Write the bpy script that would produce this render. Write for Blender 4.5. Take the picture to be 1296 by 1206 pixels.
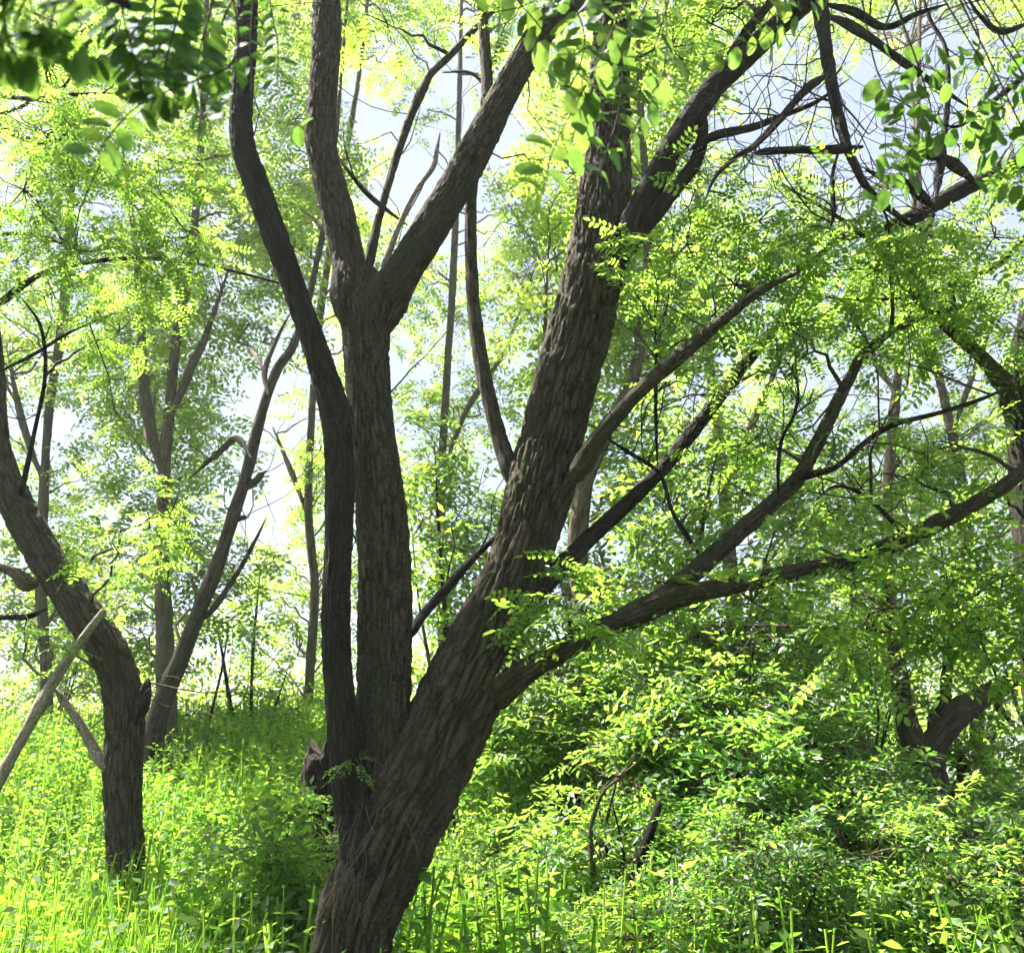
import bpy, math, random
import numpy as np
from mathutils import Vector, Matrix

for o in list(bpy.data.objects):
    bpy.data.objects.remove(o)
SC = bpy.context.scene
COL = SC.collection
rng = np.random.default_rng(11)

# ------------------------------------------------------------------ camera
W0, H0, FPX = 1296.0, 1206.0, 1122.0
CAM = np.array([0.0, 0.0, 1.5])
PITCH = math.radians(18.8)
cd = bpy.data.cameras.new('camera')
cam = bpy.data.objects.new('camera', cd)
COL.objects.link(cam)
cam.location = CAM
cam.rotation_euler = (math.radians(90) + PITCH, 0, 0)
cd.sensor_fit = 'HORIZONTAL'
cd.sensor_width = 36.0
cd.lens = 36.0 * FPX / W0
cd.clip_start = 0.05
cd.clip_end = 3000
cd.dof.use_dof = True
cd.dof.focus_distance = 5.2
cd.dof.aperture_fstop = 4.6
SC.camera = cam

# ------------------------------------------------------------------ world, sun, exposure
SUN_EL = math.radians(58)
SUN_DIR = np.array([-0.91, 0.41, 0.0])
SUN_DIR = SUN_DIR / np.linalg.norm(SUN_DIR) * math.cos(SUN_EL)
SUN_DIR[2] = math.sin(SUN_EL)
wd = bpy.data.worlds.new('World')
SC.world = wd
wd.use_nodes = True
nt = wd.node_tree
nt.nodes.clear()
wo = nt.nodes.new('ShaderNodeOutputWorld')
bg = nt.nodes.new('ShaderNodeBackground')
sky = nt.nodes.new('ShaderNodeTexSky')
sky.sky_type = 'NISHITA'
sky.sun_disc = False
sky.sun_elevation = SUN_EL
sky.sun_rotation = math.atan2(SUN_DIR[0], SUN_DIR[1])
sky.air_density = 1.0
sky.dust_density = 2.0
sky.ozone_density = 1.0
tc = nt.nodes.new('ShaderNodeTexCoord')
ns = nt.nodes.new('ShaderNodeTexNoise')
ns.inputs['Scale'].default_value = 2.2
ns.inputs['Detail'].default_value = 6
ns.inputs['Roughness'].default_value = 0.55
rp = nt.nodes.new('ShaderNodeValToRGB')
rp.color_ramp.elements[0].position = 0.36
rp.color_ramp.elements[0].color = (0.45, 0.45, 0.45, 1)
rp.color_ramp.elements[1].position = 0.62
rp.color_ramp.elements[1].color = (0.9, 0.9, 0.9, 1)
mx = nt.nodes.new('ShaderNodeMixRGB')
mx.inputs['Color2'].default_value = (2.6, 2.9, 3.5, 1)
nt.links.new(tc.outputs['Generated'], ns.inputs['Vector'])
nt.links.new(ns.outputs['Fac'], rp.inputs['Fac'])
nt.links.new(rp.outputs['Color'], mx.inputs['Fac'])
nt.links.new(sky.outputs['Color'], mx.inputs['Color1'])
nt.links.new(mx.outputs['Color'], bg.inputs['Color'])
nt.links.new(bg.outputs['Background'], wo.inputs['Surface'])
bg.inputs['Strength'].default_value = 0.05

sd = bpy.data.lights.new('sun', 'SUN')
sun = bpy.data.objects.new('sun', sd)
COL.objects.link(sun)
sd.energy = 5.0
sd.angle = math.radians(0.55)
sd.color = (1.0, 0.94, 0.83)
sun.location = tuple(SUN_DIR * 40)
sun.rotation_euler = Vector(SUN_DIR).to_track_quat('Z', 'Y').to_euler()

SC.view_settings.view_transform = 'Standard'
SC.view_settings.look = 'None'
SC.view_settings.exposure = 2.65
SC.view_settings.gamma = 1.0
SC.view_settings.use_curve_mapping = False
cy = SC.cycles
cy.use_denoising = True
try:
    cy.denoiser = 'OPENIMAGEDENOISE'
except Exception:
    pass
cy.use_adaptive_sampling = True
cy.adaptive_threshold = 0.03
cy.max_bounces = 5
cy.diffuse_bounces = 4
cy.glossy_bounces = 2
cy.transmission_bounces = 4
cy.transparent_max_bounces = 4
cy.caustics_reflective = False
cy.caustics_refractive = False
cy.sample_clamp_indirect = 6.0

# ------------------------------------------------------------------ helpers
FWD = np.array([0, math.cos(PITCH), math.sin(PITCH)])
UPV = np.array([0, -math.sin(PITCH), math.cos(PITCH)])


def at(px, py, d):
    """point on the sight line of a photo pixel, d metres ahead on the ground"""
    r = np.array([1.0, 0, 0]) * (px - W0 / 2) / FPX - UPV * (py - H0 / 2) / FPX + FWD
    return CAM + r * (d / r[1])


def zdep(p):
    return (np.asarray(p) - CAM) @ FWD


def project(p):
    q = np.asarray(p) - CAM
    z = q @ FWD
    zz = np.where(z > 0.05, z, 1e9)
    return W0 / 2 + FPX * q[..., 0] / zz, H0 / 2 - FPX * (q @ UPV) / zz, z


def sstep(a, b, x):
    t = np.clip((x - a) / (b - a), 0, 1)
    return t * t * (3 - 2 * t)


def hash3(ix, iy, iz, k):
    with np.errstate(over='ignore'):
        h = (ix.astype(np.int64) * 73856093) ^ (iy.astype(np.int64) * 19349663) ^ (iz.astype(np.int64) * 83492791) ^ (k * 2654435761)
        h = (h ^ (h >> 13)) * 1274126177
        h = (h ^ (h >> 16)) & 0xFFFFFF
    return h / float(0xFFFFFF)


def vnoise(p, k=0):
    i = np.floor(p).astype(np.int64)
    f = p - i
    f = f * f * (3 - 2 * f)
    r = 0
    for a in (0, 1):
        for b in (0, 1):
            for c in (0, 1):
                w = (f[:, 0] if a else 1 - f[:, 0]) * (f[:, 1] if b else 1 - f[:, 1]) * (f[:, 2] if c else 1 - f[:, 2])
                r = r + w * hash3(i[:, 0] + a, i[:, 1] + b, i[:, 2] + c, k)
    return r * 2 - 1


def voro_edge(p, k=0):
    i = np.floor(p).astype(np.int64)
    f1 = np.full(len(p), 9.0)
    f2 = np.full(len(p), 9.0)
    for a in (-1, 0, 1):
        for b in (-1, 0, 1):
            for c in (-1, 0, 1):
                x, y, z = i[:, 0] + a, i[:, 1] + b, i[:, 2] + c
                d = np.sqrt((x + hash3(x, y, z, k + 1) - p[:, 0]) ** 2 + (y + hash3(x, y, z, k + 2) - p[:, 1]) ** 2 + (z + hash3(x, y, z, k + 3) - p[:, 2]) ** 2)
                f2 = np.where(d < f1, f1, np.minimum(f2, d))
                f1 = np.minimum(f1, d)
    return f2 - f1


def gh(x, y):
    """height of the ground"""
    x = np.asarray(x, float)
    y = np.asarray(y, float)
    h = 1.35 * sstep(4.5, 14, y) * (1 - 0.75 * sstep(-2, 3, x))
    h = h + 0.25 * sstep(5, 9, y) * sstep(0.5, -2.5, x)
    h = h + 0.06 * np.sin(x * 0.9 + 1.3) * np.sin(y * 0.7) + 0.03 * np.sin(x * 2.3 + y * 1.9)
    return h


def mesh_arrays(name, verts, faces, mats, smooth=False):
    """verts (V,3), faces (F,3 or 4)"""
    me = bpy.data.meshes.new(name)
    verts = np.ascontiguousarray(verts, dtype=np.float32)
    faces = np.ascontiguousarray(faces, dtype=np.int32)
    n, k = faces.shape
    me.vertices.add(len(verts))
    me.vertices.foreach_set('co', verts.ravel())
    me.loops.add(n * k)
    me.loops.foreach_set('vertex_index', faces.ravel())
    me.polygons.add(n)
    me.polygons.foreach_set('loop_start', np.arange(0, n * k, k, dtype=np.int32))
    if smooth:
        me.polygons.foreach_set('use_smooth', np.ones(n, dtype=bool))
    me.update(calc_edges=True)
    for m in (mats if isinstance(mats, (list, tuple)) else [mats]):
        me.materials.append(m)
    return me


def link(name, data, parent=None, loc=None):
    o = bpy.data.objects.new(name, data)
    COL.objects.link(o)
    if loc is not None:
        o.location = tuple(loc)
    if parent is not None:
        o.parent = parent
    return o


def tag(o, label=None, cat=None, group=None, kind=None):
    if label:
        o['label'] = label
    if cat:
        o['category'] = cat
    if group:
        o['group'] = group
    if kind:
        o['kind'] = kind
    return o


def unit(v):
    return v / np.maximum(np.linalg.norm(v, axis=-1, keepdims=True), 1e-9)


# ------------------------------------------------------------------ materials
def mat_new(name):
    m = bpy.data.materials.new(name)
    m.use_nodes = True
    m.node_tree.nodes.clear()
    return m, m.node_tree


def leaf_mat(name, refl, trans, var=0.35, tmix=0.6, gloss=0.06, rough=0.38, veins=False, hue=0.03):
    m, t = mat_new(name)
    N, Lk = t.nodes, t.links
    out = N.new('ShaderNodeOutputMaterial')
    geo = N.new('ShaderNodeNewGeometry')
    oi = N.new('ShaderNodeObjectInfo')
    add = N.new('ShaderNodeMath'); add.operation = 'ADD'
    fr = N.new('ShaderNodeMath'); fr.operation = 'FRACT'
    Lk.new(geo.outputs['Random Per Island'], add.inputs[0])
    Lk.new(oi.outputs['Random'], add.inputs[1])
    Lk.new(add.outputs[0], fr.inputs[0])
    # large soft colour drift between sprays
    tcn = N.new('ShaderNodeTexCoord')
    nz = N.new('ShaderNodeTexNoise'); nz.inputs['Scale'].default_value = 1.1; nz.inputs['Detail'].default_value = 2
    Lk.new(geo.outputs['Position'], nz.inputs['Vector'])
    hmap = N.new('ShaderNodeMapRange'); hmap.inputs['To Min'].default_value = 0.5 - hue; hmap.inputs['To Max'].default_value = 0.5 + hue * 0.6
    Lk.new(fr.outputs[0], hmap.inputs['Value'])
    vm = N.new('ShaderNodeMath'); vm.operation = 'MULTIPLY_ADD'
    vm.inputs[1].default_value = 1.2; vm.inputs[2].default_value = -0.1
    Lk.new(nz.outputs['Fac'], vm.inputs[0])
    va = N.new('ShaderNodeMath'); va.operation = 'MULTIPLY'
    rnd2 = N.new('ShaderNodeMapRange'); rnd2.inputs['To Min'].default_value = 1 - var; rnd2.inputs['To Max'].default_value = 1 + var
    fr2 = N.new('ShaderNodeMath'); fr2.operation = 'MULTIPLY_ADD'; fr2.inputs[1].default_value = 7.31; fr2.inputs[2].default_value = 0.17
    fr3 = N.new('ShaderNodeMath'); fr3.operation = 'FRACT'
    Lk.new(fr.outputs[0], fr2.inputs[0]); Lk.new(fr2.outputs[0], fr3.inputs[0]); Lk.new(fr3.outputs[0], rnd2.inputs['Value'])
    Lk.new(rnd2.outputs[0], va.inputs[0])
    vmm = N.new('ShaderNodeMapRange'); vmm.inputs['From Min'].default_value = 0.3; vmm.inputs['From Max'].default_value = 0.7
    vmm.inputs['To Min'].default_value = 0.75; vmm.inputs['To Max'].default_value = 1.25
    Lk.new(nz.outputs['Fac'], vmm.inputs['Value'])
    Lk.new(vmm.outputs[0], va.inputs[1])
    vout = va.outputs[0]
    if veins:
        sx = N.new('ShaderNodeSeparateXYZ'); Lk.new(tcn.outputs['Object'], sx.inputs[0])
        ab = N.new('ShaderNodeMath'); ab.operation = 'ABSOLUTE'; Lk.new(sx.outputs['Y'], ab.inputs[0])
        k1 = N.new('ShaderNodeMath'); k1.operation = 'MULTIPLY_ADD'; k1.inputs[1].default_value = -0.8
        Lk.new(ab.outputs[0], k1.inputs[0]); Lk.new(sx.outputs['X'], k1.inputs[2])
        k2 = N.new('ShaderNodeMath'); k2.operation = 'PINGPONG'; k2.inputs[1].default_value = 0.06
        Lk.new(k1.outputs[0], k2.inputs[0])
        k3 = N.new('ShaderNodeMapRange'); k3.inputs['From Max'].default_value = 0.02; k3.inputs['To Min'].default_value = 1.22; k3.inputs['To Max'].default_value = 1.0
        Lk.new(k2.outputs[0], k3.inputs['Value'])
        k4 = N.new('ShaderNodeMapRange'); k4.inputs['From Max'].default_value = 0.022; k4.inputs['To Min'].default_value = 1.35; k4.inputs['To Max'].default_value = 1.0
        Lk.new(ab.outputs[0], k4.inputs['Value'])
        bn = N.new('ShaderNodeTexNoise'); bn.inputs['Scale'].default_value = 5; bn.inputs['Detail'].default_value = 4
        Lk.new(tcn.outputs['Object'], bn.inputs['Vector'])
        k5 = N.new('ShaderNodeMapRange'); k5.inputs['From Min'].default_value = .3; k5.inputs['From Max'].default_value = .7; k5.inputs['To Min'].default_value = .75; k5.inputs['To Max'].default_value = 1.2
        Lk.new(bn.outputs['Fac'], k5.inputs['Value'])
        for q in (k3, k4, k5):
            mm = N.new('ShaderNodeMath'); mm.operation = 'MULTIPLY'
            Lk.new(vout, mm.inputs[0]); Lk.new(q.outputs[0], mm.inputs[1]); vout = mm.outputs[0]

    def hsv(col):
        h = N.new('ShaderNodeHueSaturation')
        h.inputs['Color'].default_value = (*col, 1)
        Lk.new(hmap.outputs[0], h.inputs['Hue'])
        Lk.new(vout, h.inputs['Value'])
        return h.outputs[0]
    d = N.new('ShaderNodeBsdfDiffuse'); Lk.new(hsv(refl), d.inputs['Color'])
    tr = N.new('ShaderNodeBsdfTranslucent'); Lk.new(hsv(trans), tr.inputs['Color'])
    a = N.new('ShaderNodeMixShader'); a.inputs[0].default_value = tmix
    Lk.new(d.outputs[0], a.inputs[1]); Lk.new(tr.outputs[0], a.inputs[2])
    g = N.new('ShaderNodeBsdfGlossy'); g.inputs['Roughness'].default_value = rough; g.inputs['Color'].default_value = (0.9, 0.95, 1, 1)
    b = N.new('ShaderNodeMixShader')
    b.inputs[0].default_value = gloss
    Lk.new(a.outputs[0], b.inputs[1]); Lk.new(g.outputs[0], b.inputs[2])
    Lk.new(b.outputs[0], out.inputs['Surface'])
    return m


def bark_mat(name, crest, crack, moss=None, fine=60.0, bump=0.6):
    m, t = mat_new(name)
    N, Lk = t.nodes, t.links
    out = N.new('ShaderNodeOutputMaterial')
    p = N.new('ShaderNodeBsdfPrincipled')
    p.inputs['Roughness'].default_value = 0.9
    p.inputs['Specular IOR Level'].default_value = 0.2
    at_ = N.new('ShaderNodeAttribute'); at_.attribute_name = 'bark'
    ah = N.new('ShaderNodeAttribute'); ah.attribute_name = 'ridge'
    n1 = N.new('ShaderNodeTexNoise'); n1.inputs['Scale'].default_value = fine; n1.inputs['Detail'].default_value = 6; n1.inputs['Roughness'].default_value = 0.65
    Lk.new(at_.outputs['Vector'], n1.inputs['Vector'])
    v = N.new('ShaderNodeTexVoronoi'); v.feature = 'DISTANCE_TO_EDGE'; v.inputs['Scale'].default_value = fine * 1.1
    wv = N.new('ShaderNodeMixRGB'); wv.blend_type = 'ADD'; wv.inputs['Fac'].default_value = 0.03
    Lk.new(at_.outputs['Vector'], wv.inputs['Color1']); Lk.new(n1.outputs['Color'], wv.inputs['Color2'])
    Lk.new(wv.outputs[0], v.inputs['Vector'])
    n2 = N.new('ShaderNodeTexNoise'); n2.inputs['Scale'].default_value = 9; n2.inputs['Detail'].default_value = 4
    Lk.new(at_.outputs['Vector'], n2.inputs['Vector'])
    mc = N.new('ShaderNodeMixRGB')
    mc.inputs['Color1'].default_value = (*crack, 1)
    mc.inputs['Color2'].default_value = (*crest, 1)
    sm = N.new('ShaderNodeMath'); sm.operation = 'MULTIPLY_ADD'; sm.inputs[1].default_value = 1.1; sm.inputs[2].default_value = -0.45
    Lk.new(n1.outputs['Fac'], sm.inputs[0])
    s2 = N.new('ShaderNodeMath'); s2.operation = 'ADD'; s2.use_clamp = True
    Lk.new(sm.outputs[0], s2.inputs[0]); Lk.new(ah.outputs['Fac'], s2.inputs[1])
    Lk.new(s2.outputs[0], mc.inputs['Fac'])
    last = mc.outputs[0]
    if moss:
        mm = N.new('ShaderNodeMixRGB'); mm.inputs['Color2'].default_value = (*moss, 1)
        r = N.new('ShaderNodeMapRange'); r.inputs['From Min'].default_value = 0.46; r.inputs['From Max'].default_value = 0.64; r.inputs['To Max'].default_value = 0.75
        Lk.new(n2.outputs['Fac'], r.inputs['Value']); Lk.new(r.outputs[0], mm.inputs['Fac'])
        Lk.new(last, mm.inputs['Color1']); last = mm.outputs[0]
    gp = N.new('ShaderNodeNewGeometry')
    n3 = N.new('ShaderNodeTexNoise'); n3.inputs['Scale'].default_value = 55; n3.inputs['Detail'].default_value = 7; n3.inputs['Roughness'].default_value = 0.7
    Lk.new(gp.outputs['Position'], n3.inputs['Vector'])
    r3 = N.new('ShaderNodeMapRange'); r3.inputs['From Min'].default_value = 0.32; r3.inputs['From Max'].default_value = 0.68
    r3.inputs['To Min'].default_value = 0.45; r3.inputs['To Max'].default_value = 1.75
    Lk.new(n3.outputs['Fac'], r3.inputs['Value'])
    m3 = N.new('ShaderNodeMixRGB'); m3.blend_type = 'MULTIPLY'; m3.inputs['Fac'].default_value = 1
    Lk.new(last, m3.inputs['Color1']); Lk.new(r3.outputs[0], m3.inputs['Color2']); last = m3.outputs[0]
    Lk.new(last, p.inputs['Base Color'])
    mul = N.new('ShaderNodeMath'); mul.operation = 'MULTIPLY_ADD'
    vs = N.new('ShaderNodeMath'); vs.operation = 'MINIMUM'; vs.inputs[1].default_value = 0.25
    Lk.new(v.outputs['Distance'], vs.inputs[0])
    mul.inputs[1].default_value = 2.0
    Lk.new(vs.outputs[0], mul.inputs[0]); Lk.new(n1.outputs['Fac'], mul.inputs[2])
    bmp = N.new('ShaderNodeBump'); bmp.inputs['Strength'].default_value = bump; bmp.inputs['Distance'].default_value = 0.012
    ad3 = N.new('ShaderNodeMath'); ad3.operation = 'MULTIPLY_ADD'; ad3.inputs[1].default_value = 1.3
    Lk.new(n3.outputs['Fac'], ad3.inputs[0]); Lk.new(mul.outputs[0], ad3.inputs[2])
    Lk.new(ad3.outputs[0], bmp.inputs['Height'])
    Lk.new(bmp.outputs[0], p.inputs['Normal'])
    Lk.new(p.outputs[0], out.inputs['Surface'])
    return m


M = {}
M['bark'] = bark_mat('bark_grey_brown', (0.074, 0.062, 0.044), (0.007, 0.005, 0.0035), (0.034, 0.040, 0.019), fine=90)
M['bark_dark'] = bark_mat('bark_dark', (0.028, 0.025, 0.021), (0.007, 0.006, 0.005), fine=90)
M['bark_pale'] = bark_mat('bark_pale', (0.115, 0.095, 0.068), (0.035, 0.027, 0.019), (0.055, 0.07, 0.025), fine=30)
M['bark_burnt'] = bark_mat('rotten_black_wood', (0.030, 0.025, 0.020), (0.010, 0.008, 0.007), fine=60)
M['dead'] = bark_mat('dead_wood', (0.30, 0.26, 0.21), (0.12, 0.10, 0.08), fine=40)
M['twig'] = bark_mat('twig_bark', (0.060, 0.048, 0.038), (0.030, 0.023, 0.018), fine=60, bump=0.1)
M['twig_brown'] = bark_mat('twig_brown', (0.14, 0.105, 0.07), (0.06, 0.045, 0.03), fine=60, bump=0.1)
M['leaf'] = leaf_mat('locust_leaf', (0.055, 0.115, 0.022), (0.32, 0.56, 0.06), gloss=0.03)
M['leaf_far'] = leaf_mat('backlit_leaf', (0.080, 0.140, 0.024), (0.40, 0.61, 0.08), hue=0.03)
M['leaf_near'] = leaf_mat('overhanging_leaf', (0.036, 0.082, 0.024), (0.13, 0.26, 0.035), gloss=0.03, rough=0.5, var=0.25, hue=0.015, veins=True, tmix=.5)  # darker copy of the near leaf, shade painted into its colour
M['leaf_near_pale'] = leaf_mat('pale_overhanging_leaf', (0.050, 0.105, 0.030), (0.17, 0.30, 0.045), gloss=0.03, rough=0.5, var=0.3, hue=0.02, veins=True, tmix=.5)  # lighter copy of the near leaf, backlight painted into its colour
M['leaf_shrub'] = leaf_mat('shrub_leaf', (0.055, 0.120, 0.022), (0.31, 0.57, 0.06), gloss=0.03, rough=0.5)
M['leaf_deep'] = leaf_mat('deep_green_leaf', (0.040, 0.100, 0.022), (0.22, 0.46, 0.05), gloss=0.03, rough=0.45)
M['weed'] = leaf_mat('weed_leaf', (0.075, 0.140, 0.020), (0.31, 0.59, 0.05), gloss=0.02, rough=0.55)
M['grass'] = leaf_mat('grass_blade', (0.065, 0.145, 0.018), (0.29, 0.58, 0.035), gloss=0.02, rough=0.5)
M['dryleaf'] = leaf_mat('dry_strand', (0.11, 0.09, 0.06), (0.06, 0.045, 0.03), tmix=0.25, gloss=0.02)


def ground_mat():
    m, t = mat_new('woodland_soil')
    N, Lk = t.nodes, t.links
    out = N.new('ShaderNodeOutputMaterial')
    p = N.new('ShaderNodeBsdfPrincipled'); p.inputs['Roughness'].default_value = 0.95
    g = N.new('ShaderNodeNewGeometry')
    n = N.new('ShaderNodeTexNoise'); n.inputs['Scale'].default_value = 2.5; n.inputs['Detail'].default_value = 8
    Lk.new(g.outputs['Position'], n.inputs['Vector'])
    r = N.new('ShaderNodeValToRGB')
    r.color_ramp.elements[0].position = 0.35; r.color_ramp.elements[0].color = (0.045, 0.035, 0.02, 1)
    r.color_ramp.elements[1].position = 0.65; r.color_ramp.elements[1].color = (0.045, 0.085, 0.02, 1)
    Lk.new(n.outputs['Fac'], r.inputs['Fac']); Lk.new(r.outputs[0], p.inputs['Base Color'])
    b = N.new('ShaderNodeBump'); b.inputs['Strength'].default_value = 0.6; b.inputs['Distance'].default_value = 0.05
    Lk.new(n.outputs['Fac'], b.inputs['Height']); Lk.new(b.outputs[0], p.inputs['Normal'])
    Lk.new(p.outputs[0], out.inputs['Surface'])
    return m


# ------------------------------------------------------------------ the ground
def build_ground():
    u = np.linspace(-1, 1, 131)
    gx = np.sinh(u * 4.6) / np.sinh(4.6) * 320
    gy = np.sinh(u * 4.6) / np.sinh(4.6) * 320 + 7
    X, Y = np.meshgrid(gx, gy)
    Z = gh(X, Y)
    n = len(u)
    v = np.stack([X.ravel(), Y.ravel(), Z.ravel()], 1)
    i = np.arange(n * n).reshape(n, n)
    f = np.stack([i[:-1, :-1], i[:-1, 1:], i[1:, 1:], i[1:, :-1]], -1).reshape(-1, 4)
    o = link('ground', mesh_arrays('ground', v, f, ground_mat(), True))
    tag(o, kind='structure')


build_ground()


# ------------------------------------------------------------------ wood: swept tubes
def spline(P, step):
    """Catmull-Rom through the rows of P, resampled about every step metres"""
    P = np.asarray(P, float)
    Q = np.vstack([2 * P[0] - P[1], P, 2 * P[-1] - P[-2]])
    out = []
    for i in range(1, len(Q) - 2):
        p0, p1, p2, p3 = Q[i - 1], Q[i], Q[i + 1], Q[i + 2]
        n = max(2, int(np.linalg.norm(p2[:3] - p1[:3]) / step))
        t = np.linspace(0, 1, n, endpoint=False)[:, None]
        out.append(0.5 * (2 * p1 + (p2 - p0) * t + (2 * p0 - 5 * p1 + 4 * p2 - p3) * t * t + (3 * p1 - p0 - 3 * p2 + p3) * t ** 3))
    out.append(Q[-2][None])
    return np.vstack(out)


def tube(P, nseg=24, step=0.03, rough=0.06, ridge=0.0, cell=0.03, seed=0, flare=0.0):
    """P rows: x, y, z, radius. Returns verts, faces, bark coords, ridge height."""
    S = spline(P, step)
    c, r = S[:, :3], np.maximum(S[:, 3], 0.0015)
    n = len(c)
    T = unit(np.gradient(c, axis=0))
    a = np.array([1.0, 0, 0]) if abs(T[0][0]) < 0.8 else np.array([0, 1.0, 0])
    U = np.zeros_like(c)
    u = unit(a - T[0] * (a @ T[0]))
    for i in range(n):
        u = u - T[i] * (u @ T[i])
        u = u / np.linalg.norm(u)
        U[i] = u
    V = np.cross(T, U)
    s = np.concatenate([[0], np.cumsum(np.linalg.norm(np.diff(c, axis=0), axis=1))])
    th = np.linspace(0, 2 * math.pi, nseg, endpoint=False)
    co, si = np.cos(th), np.sin(th)
    rm = r.mean()
    B = np.stack([(co[None] * rm).repeat(n, 0), (si[None] * rm).repeat(n, 0), (s[:, None] * 0.13).repeat(nseg, 1)], -1).reshape(-1, 3) + seed * 3.7
    q = B.copy()
    lump = vnoise(q * np.array([1, 1, 1.6]) / max(rm * 1.3, 0.02), seed) * rough
    ridg = np.zeros(len(q))
    off = lump * r.repeat(nseg)
    if ridge > 0:
        w = np.stack([vnoise(q / (cell * 1.7), 5), vnoise(q / (cell * 1.7), 6), vnoise(q / (cell * 2), 7) * 1.2], 1) * cell * 0.55
        e = voro_edge((q + w) / cell, 3)
        e2 = voro_edge((q + w * 0.6) / (cell * 0.5), 9)
        ridg = np.clip(e * 3.4, 0, 1) * 0.7 + np.clip(e2 * 2.6, 0, 1) * 0.3
        amp = ridge * np.clip(r / rm, 0.35, 1.2).repeat(nseg)
        off = off + (ridg - 0.6) * amp + vnoise((q * np.array([1, 1, 3.0])) / (cell * 0.5), 12) * amp * 0.30
    if ridge > 0.008:
        kr = np.random.default_rng(seed + 900)
        SS, TT = s.repeat(nseg), np.tile(th, n)
        for _ in range(int(s[-1] * 1.1)):
            ks, kt, kw = kr.uniform(0, s[-1]), kr.uniform(0, 2 * math.pi), kr.uniform(.25, .5) * rm
            dx = (np.abs((TT - kt + math.pi) % (2 * math.pi) - math.pi)) * rm
            dd = np.sqrt(dx ** 2 + (SS - ks) ** 2 * .6) / kw
            off = off + rm * .16 * np.exp(-dd ** 2) - rm * .14 * np.exp(-(dd / .35) ** 2)
    rad = r.repeat(nseg) + off
    dirs = (U[:, None] * co[None, :, None] + V[:, None] * si[None, :, None]).reshape(-1, 3)
    v = c.repeat(nseg, 0) + dirs * rad[:, None]
    i = np.arange(n * nseg).reshape(n, nseg)
    j = np.roll(i, -1, 1)
    f = np.stack([i[:-1], j[:-1], j[1:], i[1:]], -1).reshape(-1, 4)
    # closed end: a last point
    v = np.vstack([v, c[-1] + T[-1] * r[-1] * 0.4])
    k = len(v) - 1
    cap = np.stack([i[-1], j[-1], np.full(nseg, k), np.full(nseg, k)], -1)
    B = np.vstack([B, B[-1]])
    ridg = np.append(ridg, 0.3)
    return v, f, cap[:, :3], B, ridg


def wood_mesh(name, P, mat, **kw):
    v, f, cap, B, rg = tube(P, **kw)
    me = bpy.data.meshes.new(name)
    nf, nc = len(f), len(cap)
    me.vertices.add(len(v)); me.vertices.foreach_set('co', np.asarray(v, np.float32).ravel())
    me.loops.add(nf * 4 + nc * 3)
    me.loops.foreach_set('vertex_index', np.concatenate([f.ravel(), cap.ravel()]).astype(np.int32))
    me.polygons.add(nf + nc)
    me.polygons.foreach_set('loop_start', np.concatenate([np.arange(nf) * 4, nf * 4 + np.arange(nc) * 3]).astype(np.int32))
    me.polygons.foreach_set('use_smooth', np.ones(nf + nc, dtype=bool))
    me.update(calc_edges=True)
    a = me.attributes.new('bark', 'FLOAT_VECTOR', 'POINT'); a.data.foreach_set('vector', np.asarray(B, np.float32).ravel())
    a = me.attributes.new('ridge', 'FLOAT', 'POINT'); a.data.foreach_set('value', np.asarray(rg, np.float32))
    me.materials.append(mat)
    return me


def sticks(PT, R, nseg=3):
    """many thin polylines at once: PT (T,K,3), R (T,K) -> verts, faces"""
    T, K, _ = PT.shape
    d = unit(PT[:, -1] - PT[:, 0])
    a = np.where(np.abs(d[:, 2:3]) < 0.8, np.array([[0, 0, 1.0]]), np.array([[1.0, 0, 0]]))
    u = unit(np.cross(d, a))
    w = np.cross(d, u)
    th = np.linspace(0, 2 * math.pi, nseg, endpoint=False)
    ring = u[:, None] * np.cos(th)[None, :, None] + w[:, None] * np.sin(th)[None, :, None]      # T,nseg,3
    v = PT[:, :, None] + ring[:, None] * R[:, :, None, None]
    i = np.arange(T * K * nseg).reshape(T, K, nseg)
    j = np.roll(i, -1, 2)
    f = np.stack([i[:, :-1], j[:, :-1], j[:, 1:], i[:, 1:]], -1).reshape(-1, 4)
    return v.reshape(-1, 3), f


class Batch:
    def __init__(self):
        self.v, self.f, self.n = [], [], 0

    def add(self, v, f):
        if len(v):
            self.v.append(v); self.f.append(f + self.n); self.n += len(v)

    def mesh(self, name, mat, off, smooth=False):
        return mesh_arrays(name, np.vstack(self.v) - off, np.vstack(self.f), mat, smooth)


# ------------------------------------------------------------------ leaves
def leaflet_quad(base, axis, nrm, L, Wd, fold=0.12):
    side = np.cross(nrm, axis)
    m = base + axis * L * 0.45
    return [base, m + side * Wd / 2 + nrm * Wd * fold, base + axis * L, m - side * Wd / 2 + nrm * Wd * fold]


def leaflet_oval(base, axis, nrm, L, Wd, fold=0.12, cup=0.05):
    """pointed oval with a folded midrib: verts, faces (tri/quad split into quads with repeats avoided)"""
    side = np.cross(nrm, axis)
    ts = [0.0, 0.18, 0.45, 0.75, 1.0]
    ws = [0.0, 0.72, 1.0, 0.72, 0.0]
    V = []
    for t, w in zip(ts, ws):
        c = base + axis * L * t - nrm * cup * L * (t * t)
        V.append(c)
        if 0 < w:
            V.append(c + side * Wd / 2 * w + nrm * Wd * fold * w)
            V.append(c - side * Wd / 2 * w + nrm * Wd * fold * w)
    # 0 base; 1,2,3 ; 4,5,6 ; 7,8,9 ; 10 tip
    F = [(0, 1, 2), (0, 3, 1), (1, 4, 5, 2), (1, 3, 6, 4), (4, 7, 8, 5), (4, 6, 9, 7), (7, 10, 8), (7, 9, 10)]
    return V, F


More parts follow.
